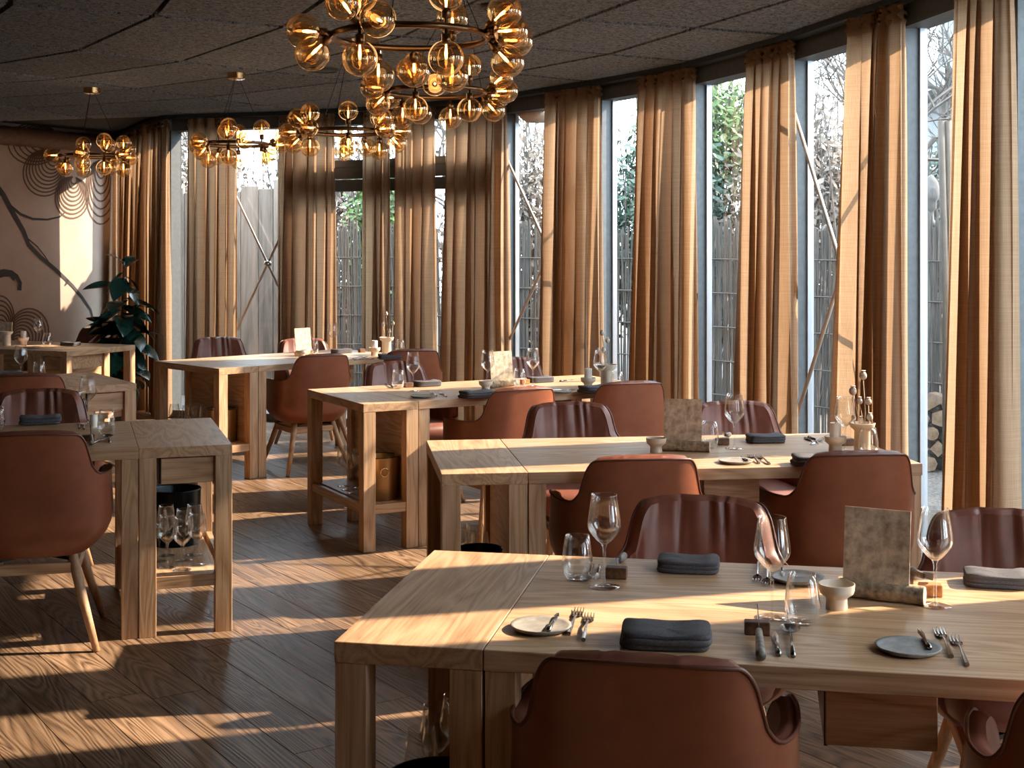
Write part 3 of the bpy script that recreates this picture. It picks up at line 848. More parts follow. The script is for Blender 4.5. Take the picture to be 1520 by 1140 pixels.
# ------------------------------------------------------------------ tables and end consoles (origin at the front corner on the floor)
TT = 0.042
def table(name, lab, org, th, u0, u1, D, drawer=1.07, right=False):
    root = thing('dining_table', lab, 'table', (org[0], org[1], 0), R(th), 'oak dining tables')
    MB().box(u0 + 0.001, u1, 0, D, 0.75 - TT, 0.75, bev=0.0015).build('tabletop', M_OAKX, root)
    for ux in (u0 + 0.003, u1 - 0.065):
        for vy in (0.004, D - 0.068):
            MB().box(ux, ux + 0.062, vy, vy + 0.064, 0.0, 0.75 - TT, bev=0.0015).build('leg', M_OAKZ, root)
    if drawer is not None:
        MB().box(drawer - 0.105, drawer + 0.105, 0.09, 0.50, 0.575, 0.75 - TT - 0.006, bev=0.002).build('drawer', M_OAKX, root)
        MB().box(drawer - 0.107, drawer - 0.10, 0.10, 0.5, 0.57, 0.75 - TT, bev=0).build('drawer_runner', M_BLACK, root)
    return root
def console(lab, org, th, u0, u1, D, panel='right', drawer=False, shelf=0.235):
    root = thing('end_console', lab, 'side table', (org[0], org[1], 0), R(th), 'oak consoles joined to the table ends')
    MB().box(u0, u1 - 0.001, 0, D, 0.75 - TT, 0.75, bev=0.0015).build('top', M_OAKY, root)
    lw = 0.066
    for ux in (u0 + 0.001, u1 - lw - 0.002):
        for vy in (0.001, D - lw - 0.001):
            MB().box(ux, ux + lw, vy, vy + lw, 0.0, 0.75 - TT, bev=0.0015).build('leg', M_OAKZ, root)
    a, b = u0 + 0.01, u1 - 0.012
    MB().box(a + 0.04, b - 0.04, 0.03, D - 0.03, shelf - 0.012, shelf, bev=0.001).build('shelf', M_OAKY, root)
    MB().box(u0 + lw, u1 - lw, 0.006, 0.03, shelf - 0.048, shelf, bev=0.001).build('rail', M_OAKX, root)
    MB().box(u0 + lw, u1 - lw, D - 0.03, D - 0.006, shelf - 0.048, shelf, bev=0.001).build('rail', M_OAKX, root)
    for ux in (u0 + 0.006, u1 - 0.03):
        MB().box(ux, ux + 0.024, lw, D - lw, shelf - 0.048, shelf, bev=0.001).build('rail', M_OAKY, root)
    if panel:
        ux = u1 - 0.05 if panel == 'right' else u0 + 0.03
        MB().box(ux, ux + 0.018, lw, D - lw, shelf, 0.75 - TT).build('side_panel', M_OAKY, root)
    if drawer:
        MB().box(u0 + lw + 0.02, u1 - lw - 0.006, 0.02, D * 0.6, 0.60, 0.75 - TT - 0.006, bev=0.002).build('drawer', M_OAKX, root)
        MB().box(u0 + lw + 0.012, u0 + lw + 0.02, 0.03, D * 0.6, 0.60, 0.75 - TT).build('drawer_runner', M_BLACK, root)
    return root
DP = 0.832
O1 = (-0.357, 2.705); O2 = (-0.246, 4.706); O3 = (-0.75, 6.803); O4 = (-1.917, 8.815); OL = (-1.124, 5.421); OM = (-2.19, 7.86); ON = (-3.39, 10.26)
console('end console with black bucket at the left end of the nearest table', O1, TH['1'], 0, .305, DP)
table('t', 'nearest oak dining table, laid for guests, across the bottom right', O1, TH['1'], .305, 1.80, DP)
console('end console with bucket and glasses at the left end of the second table', O2, TH['2'], 0, .305, DP)
table('t', 'second oak dining table with poppy vase and candle', O2, TH['2'], .305, 1.763, DP)
console('end console with brass-coloured ringed cooler at the left end of the third table', O3, TH['3'], 0, .305, DP)
table('t', 'third oak dining table, with two orange chairs at its front', O3, TH['3'], .305, 1.82, DP)
console('end console at the left end of the farthest table, row of glasses under it', O4, TH['4'], 0, .305, DP)
table('t', 'farthest oak dining table by the far window wall', O4, TH['4'], .305, 1.62, DP)
console('end console with drawer over seven wine glasses, nearest on the left side', OL, TH['L1'], -.364, 0, DP + .06, panel=None, drawer=True)
table('t', 'left foreground oak dining table behind the big brown chair', OL, TH['L1'], -1.85, -.365, DP + .06, drawer=-1.1)
console('end console with drawer at the right end of the middle left table', OM, TH['L2'], -.364, 0, DP + .02, panel=None, drawer=True)
table('t', 'middle left oak dining table, mostly hidden by a brown chair', OM, TH['L2'], -1.5, -.365, DP + .02, drawer=None)
console('end console turned towards the rubber plant, farthest on the left', ON, TH['L3'], -.33, 0, .79, panel='left', drawer=True)
table('t', 'farthest left oak table in front of the mural', ON, TH['L3'], -1.5, -.331, .79, drawer=-.62)
def on(org, th, u, v, z=0.75):
    a = R(th); return Vector((org[0] + math.cos(a) * u - math.sin(a) * v, org[1] + math.sin(a) * u + math.cos(a) * v, z))

# ------------------------------------------------------------------ tableware prototypes
def p_wine():
    r = thing('wine_glass', '', 'wine glass', group='stemmed wine glasses')
    MB().lathe([(0.0005, 0.1), (0.008, 0.101), (0.016, 0.107), (0.028, 0.120), (0.037, 0.133), (0.0395, 0.143), (0.0385, 0.158), (0.034, 0.187), (0.030, 0.214), (0.0305, 0.2155), (0.0298, 0.2155), (0.033, 0.187), (0.0375, 0.158), (0.0382, 0.143), (0.036, 0.134), (0.015, 0.109), (0.0005, 0.104)], 28).build('bowl', M_GLASS, r, True)
    MB().lathe([(0.008, 0.101), (0.0042, 0.092), (0.0032, 0.06), (0.0034, 0.02), (0.006, 0.007)], 10).build('stem', M_GLASS, r, True)
    MB().lathe([(0.006, 0.007), (0.02, 0.0035), (0.036, 0.0018), (0.0365, 0.0006), (0.0005, 0.0003)], 28).build('foot', M_GLASS, r, True)
    return r
def p_tumbler():
    m = MB().lathe([(0.0005, 0.0005), (0.022, 0.0005), (0.027, 0.004), (0.034, 0.018), (0.0375, 0.034), (0.037, 0.05), (0.033, 0.08), (0.0285, 0.1055), (0.0275, 0.1055), (0.032, 0.08), (0.036, 0.05), (0.0362, 0.034), (0.032, 0.02), (0.022, 0.012), (0.0005, 0.010)], 28)
    return tag(m.build('tumbler', M_GLASS, None, True), '', 'glass', 'stemless water glasses')
def p_fork():
    m = MB()
    m.tube([(0, -0.1, 0.0045), (0, -0.06, 0.006), (0, 0.0, 0.009), (0, 0.03, 0.006)], [0.0048, 0.0042, 0.0024, 0.0026], 8)
    m.grid(lambda i, j: ((-1 + i) * [0.003, 0.009, 0.0115, 0.0115][j], 0.028 + j * 0.010, 0.005 - 0.0015 * j + (0 if i == 1 else 0.0012)), 3, 4)
    m.grid(lambda i, j: ((-1 + i) * [0.003, 0.009, 0.0115, 0.0115][j], 0.028 + j * 0.010, 0.0035 - 0.0015 * j + (0 if i == 1 else 0.0012)), 3, 4, flip=True)
    for x in (-0.0099, -0.0033, 0.0033, 0.0099):
        m.tube([(x, 0.056, 0.002), (x, 0.075, 0.0018), (x * 0.97, 0.1, 0.0055)], [0.0016, 0.0014, 0.0007], 6)
    return tag(m.build('fork', M_CUTLERY, None, 40), '', 'fork', 'steel forks on the tables')
def p_knife(L_=0.1, hm=None):
    r = thing('table_knife', '', 'knife', group='small table knives')
    MB().tube([(0, -0.08, 0.0055), (0, -0.05, 0.0055), (0, 0.0, 0.0045)], [0.0062, 0.0055, 0.0038], 8).build('handle', M_CUTLERY, r, True)
    MB().add([(-0.004, 0.0, .0035), (0.005, 0.0, .0035), (-0.008, 0.05, .0035), (0.007, 0.05, .0035), (-0.003, 0.085, .0035), (0.003, 0.087, .0035), (0, 0.0, .0055), (0, 0.05, .005)],
             [(0, 2, 7, 6), (6, 7, 3, 1), (2, 4, 7), (7, 4, 5), (7, 5, 3), (0, 1, 3, 5, 4, 2)]).build('blade', M_CUTLERY, r)
    return r
def p_spoon():
    m = MB()
    m.tube([(0, -0.1, 0.0045), (0, -0.05, 0.006), (0, 0.03, 0.008)], [0.0048, 0.0036, 0.0022], 8)
    m.grid(lambda i, j: (math.sin(2 * PI * i / 16) * 0.019 * j / 4, 0.055 + math.cos(2 * PI * i / 16) * 0.028 * j / 4, 0.001 + 0.009 * (j / 4) ** 2), 16, 5, closeu=True)
    return tag(m.build('spoon', M_CUTLERY, None, True), '', 'spoon', 'steel spoons')
def p_steak():
    r = thing('steak_knife', '', 'knife', group='dark handled steak knives')
    MB().tube([(0, -0.115, 0.009), (0, -0.10, 0.010), (0, -0.05, 0.016), (0, -0.01, 0.022)], [0.0085, 0.0088, 0.0072, 0.006], 10).build('handle', noisy('steak_knife_handle', (0.02, 0.02, 0.02), (0.30, 0.25, 0.2), 60, rough=0.4, bump=0), r, True)
    MB().add([(-0.0008, -0.01, 0.018), (-0.0008, 0.06, 0.030), (-0.0008, 0.075, 0.047), (-0.0008, -0.01, 0.030), (0.0008, -0.01, 0.018), (0.0008, 0.06, 0.030), (0.0008, 0.075, 0.047), (0.0008, -0.01, 0.030)],
             [(0, 1, 2, 3), (7, 6, 5, 4), (0, 4, 5, 1), (1, 5, 6, 2), (2, 6, 7, 3), (3, 7, 4, 0)]).build('blade', M_CUTLERY, r)
    return r
def p_rest(m_):
    rnd = random.Random(8)
    m = MB().box(-0.026, 0.026, -0.014, 0.014, 0, 0.027, bev=0.002)
    return tag(m.build('knife_rest', m_, None), '', 'knife rest', 'small wooden knife rests')
def p_napkin(seed=1, w=0.075, d=0.05):
    rnd = random.Random(seed)
    m = MB()
    for k in range(3):
        z0 = 0.003 + k * 0.0095
        ox = rnd.uniform(-0.004, 0.004); oy = rnd.uniform(-0.003, 0.003)
        def f(i, j):
            a = 2 * PI * i / 40; e = 0.34
            s, c = math.sin(a), math.cos(a)
            x = math.copysign(abs(c) ** e, c); y = math.copysign(abs(s) ** e, s)
            r, z = [(0, 0), (0.97, 0.0), (1.0, 0.0035), (1.0, 0.007), (0.97, 0.0105), (0.6, 0.0105), (0, 0.0105)][j]
            px, py = x * w * r, y * d * r
            wz = 0.004 * noise.noise(Vector((px * 30 + seed * 7, py * 30, k * 0.2))) * (1 if k == 2 and j > 3 else 0.3)
            dip = -0.006 * math.exp(-((px - 0.02) / 0.025) ** 2) * (k == 2) * (j > 3)
            return (px + ox + 0.003 * noise.noise(Vector((py * 40, k, seed))), py + oy + 0.003 * noise.noise(Vector((px * 40, k, seed + 3))), max(0.0015, z0 - 0.002 + z + wz + dip))
        m.grid(f, 40, 7, closeu=True)
    return tag(m.build('napkin', M_NAPKIN, None, True), '', 'napkin', 'folded charcoal napkins')
def p_plate(m_):
    m = MB().lathe([(0.0005, 0.001), (0.05, 0.0005), (0.058, 0.004), (0.0635, 0.010), (0.0630, 0.012), (0.056, 0.0085), (0.03, 0.007), (0.0005, 0.007)], 40)
    return tag(m.build('side_plate', m_, None, True), '', 'plate', 'small stoneware side plates')
def p_bowl():
    m = MB().lathe([(0.0005, 0.0), (0.023, 0.0), (0.0235, 0.002), (0.0225, 0.022), (0.024, 0.025), (0.036, 0.034), (0.0385, 0.042), (0.0395, 0.055), (0.0375, 0.055), (0.035, 0.042), (0.025, 0.034), (0.0005, 0.032)], 36)
    return tag(m.build('footed_bowl', M_CERAM, None, 50), '', 'bowl', 'cream footed ceramic bowls')
def p_vase():
    m = MB().lathe([(0.0005, 0.0), (0.03, 0.0), (0.031, 0.003), (0.0305, 0.085), (0.034, 0.09), (0.045, 0.098), (0.050, 0.115), (0.048, 0.116), (0.043, 0.102), (0.028, 0.09), (0.027, 0.02), (0.0005, 0.015)], 36)
    return tag(m.build('vase', M_CERAM, None, 50), '', 'vase', 'cream ceramic vases with dried stems')
def p_candle():
    r = thing('pillar_candle', '', 'candle', group='white pillar candles')
    MB().lathe([(0.0005, 0), (0.022, 0), (0.0225, 0.07), (0.0195, 0.075), (0.012, 0.070), (0.0005, 0.069)], 24).build('wax', M_WAX, r, 40)
    MB().tube([(0, 0, 0.068), (0.001, 0, 0.076), (0.003, 0, 0.081)], 0.0009, 5).build('wick', M_BLACK, r)
    return r
def p_log():
    r = thing('card_holder_log', '', 'menu holder', group='birch log menu card holders')
    def f(i, j):
        a = 2 * PI * i / 20
        rr = 0.021 + 0.0018 * noise.noise(Vector((math.cos(a), math.sin(a), j * 0.4)) * 1.5)
        return ((-0.095 + 0.19 * j / 9), rr * math.cos(a), 0.021 + rr * math.sin(a))
    MB().grid(f, 20, 10, closeu=True, flip=True).build('bark', M_BARK, r, True)
    for s in (-1, 1):
        MB().lathe([(0.0005, 0.0), (0.0195, 0.0), (0.0208, -0.004)], 20, m=Matrix.Translation((s * 0.0955, 0, 0.021)) @ Matrix.Rotation(s * PI / 2, 4, 'Y')).build('cut_end', M_CUTWOOD, r, 30)
    return r
def p_card():
    m = MB().box(-0.0735, 0.0735, -0.0012, 0.0012, 0, 0.17)
    return tag(m.build('menu_card', M_CARD, None), '', 'menu card', 'mottled square menu cards')
protos = dict(wine=p_wine(), tumbler=p_tumbler(), fork=p_fork(), knife=p_knife(), spoon=p_spoon(), steak=p_steak(), rest=p_rest(M_BURL), cork=p_rest(M_CORK),
              napkin=p_napkin(1), napkin2=p_napkin(5), plate=p_plate(M_STONE), plated=p_plate(M_STONED), bowl=p_bowl(), vase=p_vase(), candle=p_candle(), log=p_log(), card=p_card())
index_kids()
used = set()
def place(kind, loc, rz, lab, tilt=None, sc=None):
    p = protos[kind]
    o = p if kind not in used else copy_tree(p)
    used.add(kind)
    o.location = loc; o.rotation_euler = (tilt or 0, 0, R(rz)); o['label'] = lab
    if sc: o.scale = (sc, sc, sc)
    return o
def heading(px0, py0, px1, py1, h=0.75):
    a, b = at(px0, py0, h), at(px1, py1, h); d = b - a
    return (a + b) / 2, math.degrees(math.atan2(d.y, d.x)) - 90

# nearest table
t1 = TH['1']
place('tumbler', at(857, 860), 0, 'stemless glass at the left of the nearest table, beside a wine glass')
place('wine', at(897, 871), 0, 'wine glass standing at the left back of the nearest table')
place('wine', at(1146, 917), 0, 'wine glass in the middle of the nearest table, behind the upright steak knife')
place('tumbler', at(1191, 926), 0, 'stemless glass beside the small bowl on the nearest table')
place('wine', at(1388, 899), 0, 'wine glass right of the menu card on the nearest table')
place('bowl', at(1242, 903), 0, 'cream footed bowl between glass and birch log on the nearest table')
lp, lr = heading(1250, 884, 1367, 898)
place('log', lp, lr + 90, 'birch log holding the menu card on the nearest table')
place('card', Vector((lp.x, lp.y, 0.783)) - Vector((0.012, 0, 0)), lr + 90, 'large mottled menu card on the nearest table', R(-7))
nl = [('napkin', (989, 956), t1 + 3, 'crumpled charcoal napkin on the nearest table, just above the chair back'),
      ('napkin2', (1021, 846), t1, 'folded charcoal napkin at the far edge of the nearest table, centre'),
      ('napkin2', (1480, 868), t1 - 3, 'folded charcoal napkin at the far edge of the nearest table, right edge of photo')]
for k, p, r, lab in nl: place(k, at(*p), r, lab, sc=1.18 if k == 'napkin' else None)
place('plate', at(803, 934), 0, 'sunlit pale side plate on the nearest table, left of two forks')
place('plated', at(1348, 966), 0, 'shaded grey side plate on the nearest table, right front')
place('plated', at(1184, 862), 0, 'small plate behind the glasses on the nearest table')
Z1 = Vector((0, 0, 0.008))
a, r = heading(814, 945, 828, 918); place('knife', a + Z1, r, 'butter knife lying on the sunlit pale plate', sc=.85)
a, r = heading(1378, 968, 1366, 945); place('knife', a + Z1, r, 'butter knife lying on the shaded grey plate', sc=.85)
a, r = heading(1160, 846, 1163, 862); place('knife', a + Z1, r, 'butter knife lying on the plate behind the glasses', sc=.6)
for (q, lab) in [((841, 951, 863, 899), 'left fork of the pair beside the sunlit plate'), ((864, 961, 877, 906), 'right fork of the pair beside the sunlit plate'),
                 ((1417, 988, 1389, 926), 'left fork of the pair beside the shaded grey plate'), ((1440, 1000, 1412, 937), 'right fork of the pair beside the shaded grey plate'),
                 ((1126, 838, 1123, 867), 'left fork of the far pair beyond the middle wine glass'), ((1141, 842, 1137, 873), 'right fork of the far pair beyond the middle wine glass')]:
    a, r = heading(*q); place('fork', a, r, lab)
a, r = heading(1128, 978, 1122, 925); place('steak', a - Vector((0, 0.01, 0)), r, 'steak knife with dark handle propped on the burl rest, front of the nearest table', sc=1.15)
place('rest', at(1124, 941), t1 + 2, 'dark burl knife rest under the steak knife, front of the nearest table')
a, r = heading(1157, 981, 1149, 936); place('knife', a, r, 'small knife between steak knife and spoon on the nearest table', sc=.98)
a, r = heading(1178, 981, 1171, 926); place('spoon', a, r, 'spoon right of the steak knife on the nearest table', sc=1.12)
place('rest', at(915, 858), t1, 'dark burl knife rest right of the left wine glass on the nearest table')
a, r = heading(924, 836, 914, 864); place('steak', a, r, 'steak knife propped on the rest by the left wine glass')
a, r = heading(892, 838, 883, 866); place('knife', a, r, 'small knife behind the left wine glass', sc=.8)
a, r = heading(880, 842, 868, 868); place('spoon', a, r, 'spoon behind the left stemless glass', sc=.9)
place('cork', at(1381, 884), t1, 'orange brown cork knife rest behind the right wine glass')
a, r = heading(1362, 862, 1384, 884); place('steak', a, r, 'steak knife propped on the cork rest beside the menu card')

# second table
t2 = TH['2']
place('bowl', at(974, 671), 0, 'cream footed bowl beside the birch log on the second table')
lp, lr = heading(988, 669, 1046, 671)
place('log', lp, lr + 90, 'birch log holding the menu card on the second table')
place('card', Vector((lp.x - .01, lp.y, 0.783)), lr + 90, 'mottled menu card on the second table', R(-7))
place('tumbler', at(1053, 665), 0, 'stemless glass right of the menu card on the second table')
place('wine', at(1090, 666), 0, 'wine glass in front of the far pleated chair on the second table')
place('rest', at(1072, 660), t2, 'dark burl knife rest right of the stemless glass on the second table')
a, r = heading(1081, 650, 1070, 660); place('steak', a, r, 'steak knife on the rest by the wine glass of the second table')
place('napkin2', at(1136, 656), t2, 'charcoal napkin at the far edge of the second table')
place('napkin', at(1213, 690), t2 - 8, 'charcoal napkin half hidden behind the right chair back of the second table')
place('plate', at(1092, 687), 0, 'pale side plate at the front of the second table')
a, r = heading(1112, 690, 1098, 680); place('knife', a + Z1, r, 'butter knife on the pale plate of the second table', sc=.7)
a, r = heading(1130, 692, 1110, 674); place('fork', a, r, 'left fork of the pair at the front of the second table')
a, r = heading(1146, 693, 1122, 675); place('fork', a, r, 'right fork of the pair at the front of the second table')
p = at(1240, 670); place('bowl', p, 0, 'cream bowl holding the candle on the second table', sc=1.08)
place('candle', p + Vector((0, 0, 0.036)), 0, 'white pillar candle on the second table', sc=1.0)
place('wine', at(1254, 672), 0, 'wine glass between candle and poppy vase on the second table')
VZ = at(1280, 672); place('vase', VZ, 0, 'cream vase with dried poppy heads on the second table')
place('tumbler', at(1289, 676), 0, 'stemless glass in front of the poppy vase on the second table')
place('rest', at(1257, 661), t2, 'dark knife rest behind candle and vase on the second table')
for (q, lab) in [((1192, 651, 1218, 660), 'knife lying left of the candle on the second table'), ((1200, 650, 1222, 657), 'second knife lying left of the candle on the second table')]:
    a, r = heading(*q); place('knife', a, r, lab)
a, r = heading(1222, 652, 1205, 662); place('fork', a, r, 'fork lying left of the candle on the second table')
# poppies
def poppy(base, top, rad, lab, bend=0.01):
    r = thing('dried_poppy', lab, 'dried flower', base, 0, 'dried poppy stems in the vases')
    d = Vector(top) - Vector(base)
    mid = d * 0.5 + Vector((bend, 0, 0))
    MB().tube([(0, 0, 0), mid, d], 0.0022, 6).build('stem', M_STEMS, r, True)
    m = MB().sphere(d + Vector((0, 0, rad * 0.7)), rad, 14, 10, sc=(1, 1, 1.1))
    m.lathe([(rad * 0.45, rad * 1.7), (rad * 0.65, rad * 1.95), (rad * 0.75, rad * 2.05), (0.0004, rad * 1.85)], 12, c=tuple(d))
    m.build('seed_head', M_PODS, r, True)
def pod(px, py, h, rad, lab, vz):
    z = vz.y
    x = (px - CX) / F * z
    poppy((vz.x + (x - vz.x) * 0.25, vz.y, vz.z + 0.02), (x, vz.y + 0.01, HC - (py + 6 - YH) * z / F), rad, lab)
pod(1282, 556, 0, .015, 'tallest dried poppy head in the vase of the second table', VZ)
pod(1267, 579, 0, .015, 'dried poppy leaning left in the vase of the second table', VZ)
pod(1277, 593, 0, .012, 'middle dried poppy of the vase, just below the leaning one', VZ)
pod(1290, 594, 0, .0125, 'dried poppy leaning right in the vase of the second table', VZ)
pod(1292, 617, 0, .0125, 'low dried poppy hanging over the right rim of the vase of the second table', VZ)
pod(1279, 621, 0, .011, 'lowest dried poppy head at the rim of the vase of the second table', VZ)
pod(1268, 618, 0, .010, 'small dried poppy head at the left rim of the vase of the second table', VZ)

# third table
t3 = TH['3']
place('tumbler', at(591, 577), 0, 'stemless glass at the left end of the third table')
place('wine', at(613, 581), 0, 'wine glass at the left end of the third table')
place('rest', at(606, 575), t3, 'dark knife rest behind the left wine glass of the third table')
a, r = heading(572, 571, 588, 577); place('spoon', a, r, 'spoon left of the stemless glass on the third table')
place('napkin2', at(634, 573), t3, 'grey napkin catching light right of the left wine glass, third table')
place('plate', at(627, 590), 0, 'side plate at the front of the third table')
a, r = heading(652, 592, 636, 580); place('fork', a, r, 'left fork of the pair at the front of the third table')
a, r = heading(667, 593, 650, 581); place('fork', a, r, 'right fork of the pair at the front of the third table')
place('napkin', at(708, 590), t3, 'charcoal napkin left of the near orange chair, third table')
place('bowl', at(721, 580), 0, 'cream footed bowl before the menu card on the third table')
lp, lr = heading(729, 576, 762, 573)
place('log', lp, lr + 90, 'birch log holding the menu card on the third table')
place('card', Vector((lp.x, lp.y, 0.783)), lr + 80, 'mottled menu card on the third table', R(-7))
place('wine', at(724, 577), 0, 'wine glass left of the menu card on the third table')
place('tumbler', at(771, 575), 0, 'stemless glass right of the menu card on the third table')
place('wine', at(791, 573), 0, 'wine glass right of the menu card on the third table')
place('cork', at(779, 570), t3, 'cork knife rest between the glasses right of the menu card, third table')
place('napkin2', at(802, 567), t3, 'grey napkin lit at the far edge of the third table')
for (q, lab) in [((818, 582, 838, 580), 'side fork by the near orange chair on the third table'), ((840, 584, 852, 578), 'fork between the two orange chairs on the third table')]:
    a, r = heading(*q); place('fork', a, r, lab)
place('plate', at(834, 583), 0, 'side plate between the two orange chairs on the third table', sc=.9)
a, r = heading(830, 567, 852, 564); place('knife', a, r, 'knife at the far edge of the third table')
place('napkin', at(884, 582), t3, 'charcoal napkin left of the right orange chair, third table')
p = at(873, 576); place('bowl', p, 0, 'cream bowl holding the candle on the third table', sc=1.08)
place('candle', p + Vector((0, 0, 0.036)), 0, 'white pillar candle on the third table')
place('wine', at(891, 578), 0, 'wine glass before the vase on the third table')
v3 = at(901, 576); place('vase', v3, 0, 'cream vase with dark dried stems on the third table', sc=1.15)
pod(894, 491, 0, .013, 'tall dark dried poppy in the vase of the third table', v3)
pod(902, 502, 0, .013, 'second dried poppy right of the tall one, third table vase', v3)
pod(888, 517, 0, .012, 'low left dried poppy in the third table vase', v3)
pod(896, 516, 0, .012, 'low right dried poppy in the third table vase', v3)
place('tumbler', at(916, 580), 0, 'stemless glass behind the right orange chair on the third table')

# farthest table
t4 = TH['4']
place('bowl', at(448, 531), 0, 'cream footed bowl on the farthest table')
lp, lr = heading(436, 530, 466, 526)
place('log', lp, lr + 90, 'birch log holding the menu card on the farthest table')
place('card', Vector((lp.x, lp.y, 0.783)), lr + 72, 'pale sunlit menu card on the farthest table', R(-7))
place('tumbler', at(466, 526), 0, 'stemless glass right of the menu card on the farthest table')
place('wine', at(494, 521), 0, 'wine glass standing alone above the lit orange chair, farthest table')
place('napkin2', at(507, 524), t4, 'charcoal napkin beside the lone wine glass on the farthest table')
p = at(556, 528); place('bowl', p, 0, 'cream bowl holding the candle on the farthest table', sc=1.1)
place('candle', p + Vector((0, 0, 0.037)), 0, 'white pillar candle on the farthest table')
v4 = at(574, 526); place('vase', v4, 0, 'cream vase with pale dried stems on the farthest table', sc=1.1)
pod(573, 462, 0, .014, 'tallest pale dried poppy in the farthest vase', v4)
pod(568, 478, 0, .013, 'left pale dried poppy in the farthest vase', v4)
pod(583, 476, 0, .013, 'right pale dried poppy in the farthest vase', v4)
pod(578, 488, 0, .012, 'low pale dried poppy in the farthest vase', v4)
place('tumbler', at(594, 525), 0, 'stemless glass right of the farthest vase')
place('napkin', at(580, 533), t4 - 30, 'charcoal napkin below the farthest vase')
for (q, lab) in [((524, 533, 545, 530), 'left fork on the farthest table before the candle'), ((530, 535, 552, 533), 'right fork on the farthest table before the candle')]:
    a, r = heading(*q); place('fork', a, r, lab)
place('rest', at(537, 523), t4, 'dark knife rest at the far side of the farthest table')

# left tables
tl = TH['L1']
place('wine', at(130, 629), 0, 'wine glass on the left foreground table')
place('tumbler', at(158, 644), 0, 'stemless glass at the right end of the left foreground table')
place('candle', at(139, 634), 0, 'short white candle behind the stemless glass on the left foreground table', sc=.75)
place('napkin', at(60, 629), tl, 'charcoal napkin before the dark pleated chair on the left foreground table')
for (q, lab) in [((117, 640, 119, 626), 'left fork beside the wine glass on the left foreground table'), ((124, 641, 126, 627), 'right fork beside the wine glass on the left foreground table')]:
    a, r = heading(*q); place('fork', a, r, lab)
place('rest', at(131, 655), tl, 'dark knife rest by the chair back on the left foreground table')
a, r = heading(136, 662, 134, 648); place('steak', a, r, 'steak knife on the rest of the left foreground table')
a, r = heading(163, 660, 160, 646); place('spoon', a, r, 'spoon before the stemless glass on the left foreground table')
place('knife', at(150, 655), -8, 'small knife by the spoon on the left foreground table', sc=.9)
place('tumbler', at(-6, 640), 0, 'stemless glass cut by the left edge of the photo')
place('wine', at(31, 566), 0, 'wine glass on the middle left table')
place('tumbler', at(58, 563), 0, 'stemless glass on the middle left table')
place('napkin', at(10, 560), TH['L2'], 'charcoal napkin at the left edge of the middle left table')
place('wine', at(57, 512), 0, 'wine glass on the farthest left table before the mural')
place('tumbler', at(70, 514), 0, 'stemless glass on the farthest left table')
place('bowl', at(35, 512), 0, 'cream bowl on the farthest left table', sc=1.1)
place('candle', at(35, 512) + Vector((0, 0, 0.037)), 0, 'candle in the bowl on the farthest left table')
v5 = at(10, 513); place('vase', v5, 0, 'cream vase at the left edge on the farthest left table')
place('napkin2', at(104, 513), TH['L3'], 'dark napkin at the right end of the farthest left table')
place('plate', at(47, 517), 0, 'side plate at the front of the farthest left table')
place('card', at(5, 508), -10, 'menu card at the left edge on the farthest left table', R(-5))

# glasses and buckets on the console shelves
protos['wine']['group'] = 'stemmed wine glasses'
SH = 0.2355
def shelf_glass(org, th, pts, lab):
    for k, (u, v) in enumerate(pts):
        o = place('wine', on(org, th, u, v, SH), k * 40, lab[k] if isinstance(lab, list) else lab)
        o['group'] = 'wine glasses stored under the consoles'
ordw = ['front left', 'front middle', 'front right', 'second row left', 'second row right', 'back left', 'back right']
shelf_glass(OL, TH['L1'], [(-.245, .16), (-.19, .10), (-.125, .17), (-.27, .28), (-.17, .27), (-.235, .38), (-.12, .36)], ['wine glass on the shelf under the drawer console on the left, ' + q for q in ordw])
shelf_glass(O3, TH['3'], [(.09, .36), (.16, .33), (.22, .40), (.10, .47), (.18, .50), (.12, .58)], ['wine glass on the shelf of the third table console, ' + q for q in ('nearest left', 'nearest middle', 'nearest right', 'middle row left', 'middle row right', 'rearmost')])
shelf_glass(O4, TH['4'], [(.09, .72), (.12, .60), (.10, .50), (.14, .40), (.20, .50), (.21, .66)], ['wine glass under the farthest console, ' + q for q in ('leftmost', 'second from left', 'third from left', 'beside the cooler', 'behind the row', 'rear left')])
shelf_glass(O1, TH['1'], [(.085, .37), (.105, .45), (.08, .53), (.11, .61)], ['wine glass behind the black bucket under the nearest console, ' + q for q in ('tallest in view', 'rightmost', 'far left', 'far right')])
shelf_glass(O2, TH['2'], [(.10, .42), (.14, .50), (.18, .44), (.11, .58), (.18, .60)], ['wine glass behind the bucket under the second table console, ' + q for q in ('left', 'middle', 'right', 'rear left', 'rear right')])
def bucket(loc, r, h, m_, lab, ring=True, rz=0):
    b = thing('wine_bucket', lab, 'bucket', loc, R(rz), 'wine buckets on the console shelves')
    MB().lathe([(0.0005, 0.0), (r * .93, 0.0), (r * .95, 0.004), (r, h - 0.006), (r + 0.003, h), (r - 0.001, h + 0.001), (r - 0.004, h - 0.006), (r * .91, 0.008), (0.0005, 0.006)], 44).build('vessel', m_, b, 40)
    MB().lathe([(r * 1.002, h - .005), (r * 1.02, h), (r * 1.0, h + .004), (r * .985, h)], 44).build('rim', M_BLACK, b, True)
    if ring:
        for s in (-1, 1):
            MB().tube([(0.022 * math.cos(2 * PI * i / 20), s * (r + 0.006), h * .68 + 0.022 * math.sin(2 * PI * i / 20)) for i in range(20)], 0.0028, 6, closed=True).build('ring_handle', M_BRASS, b, True)
    return b
M_BLK2 = mat('black_bucket', (0.006, 0.011, 0.013), 0.3, 0.7)
bucket(on(O1, TH['1'], .165, .20, SH), .112, .175, M_BLK2, 'black bucket under the nearest console', False)
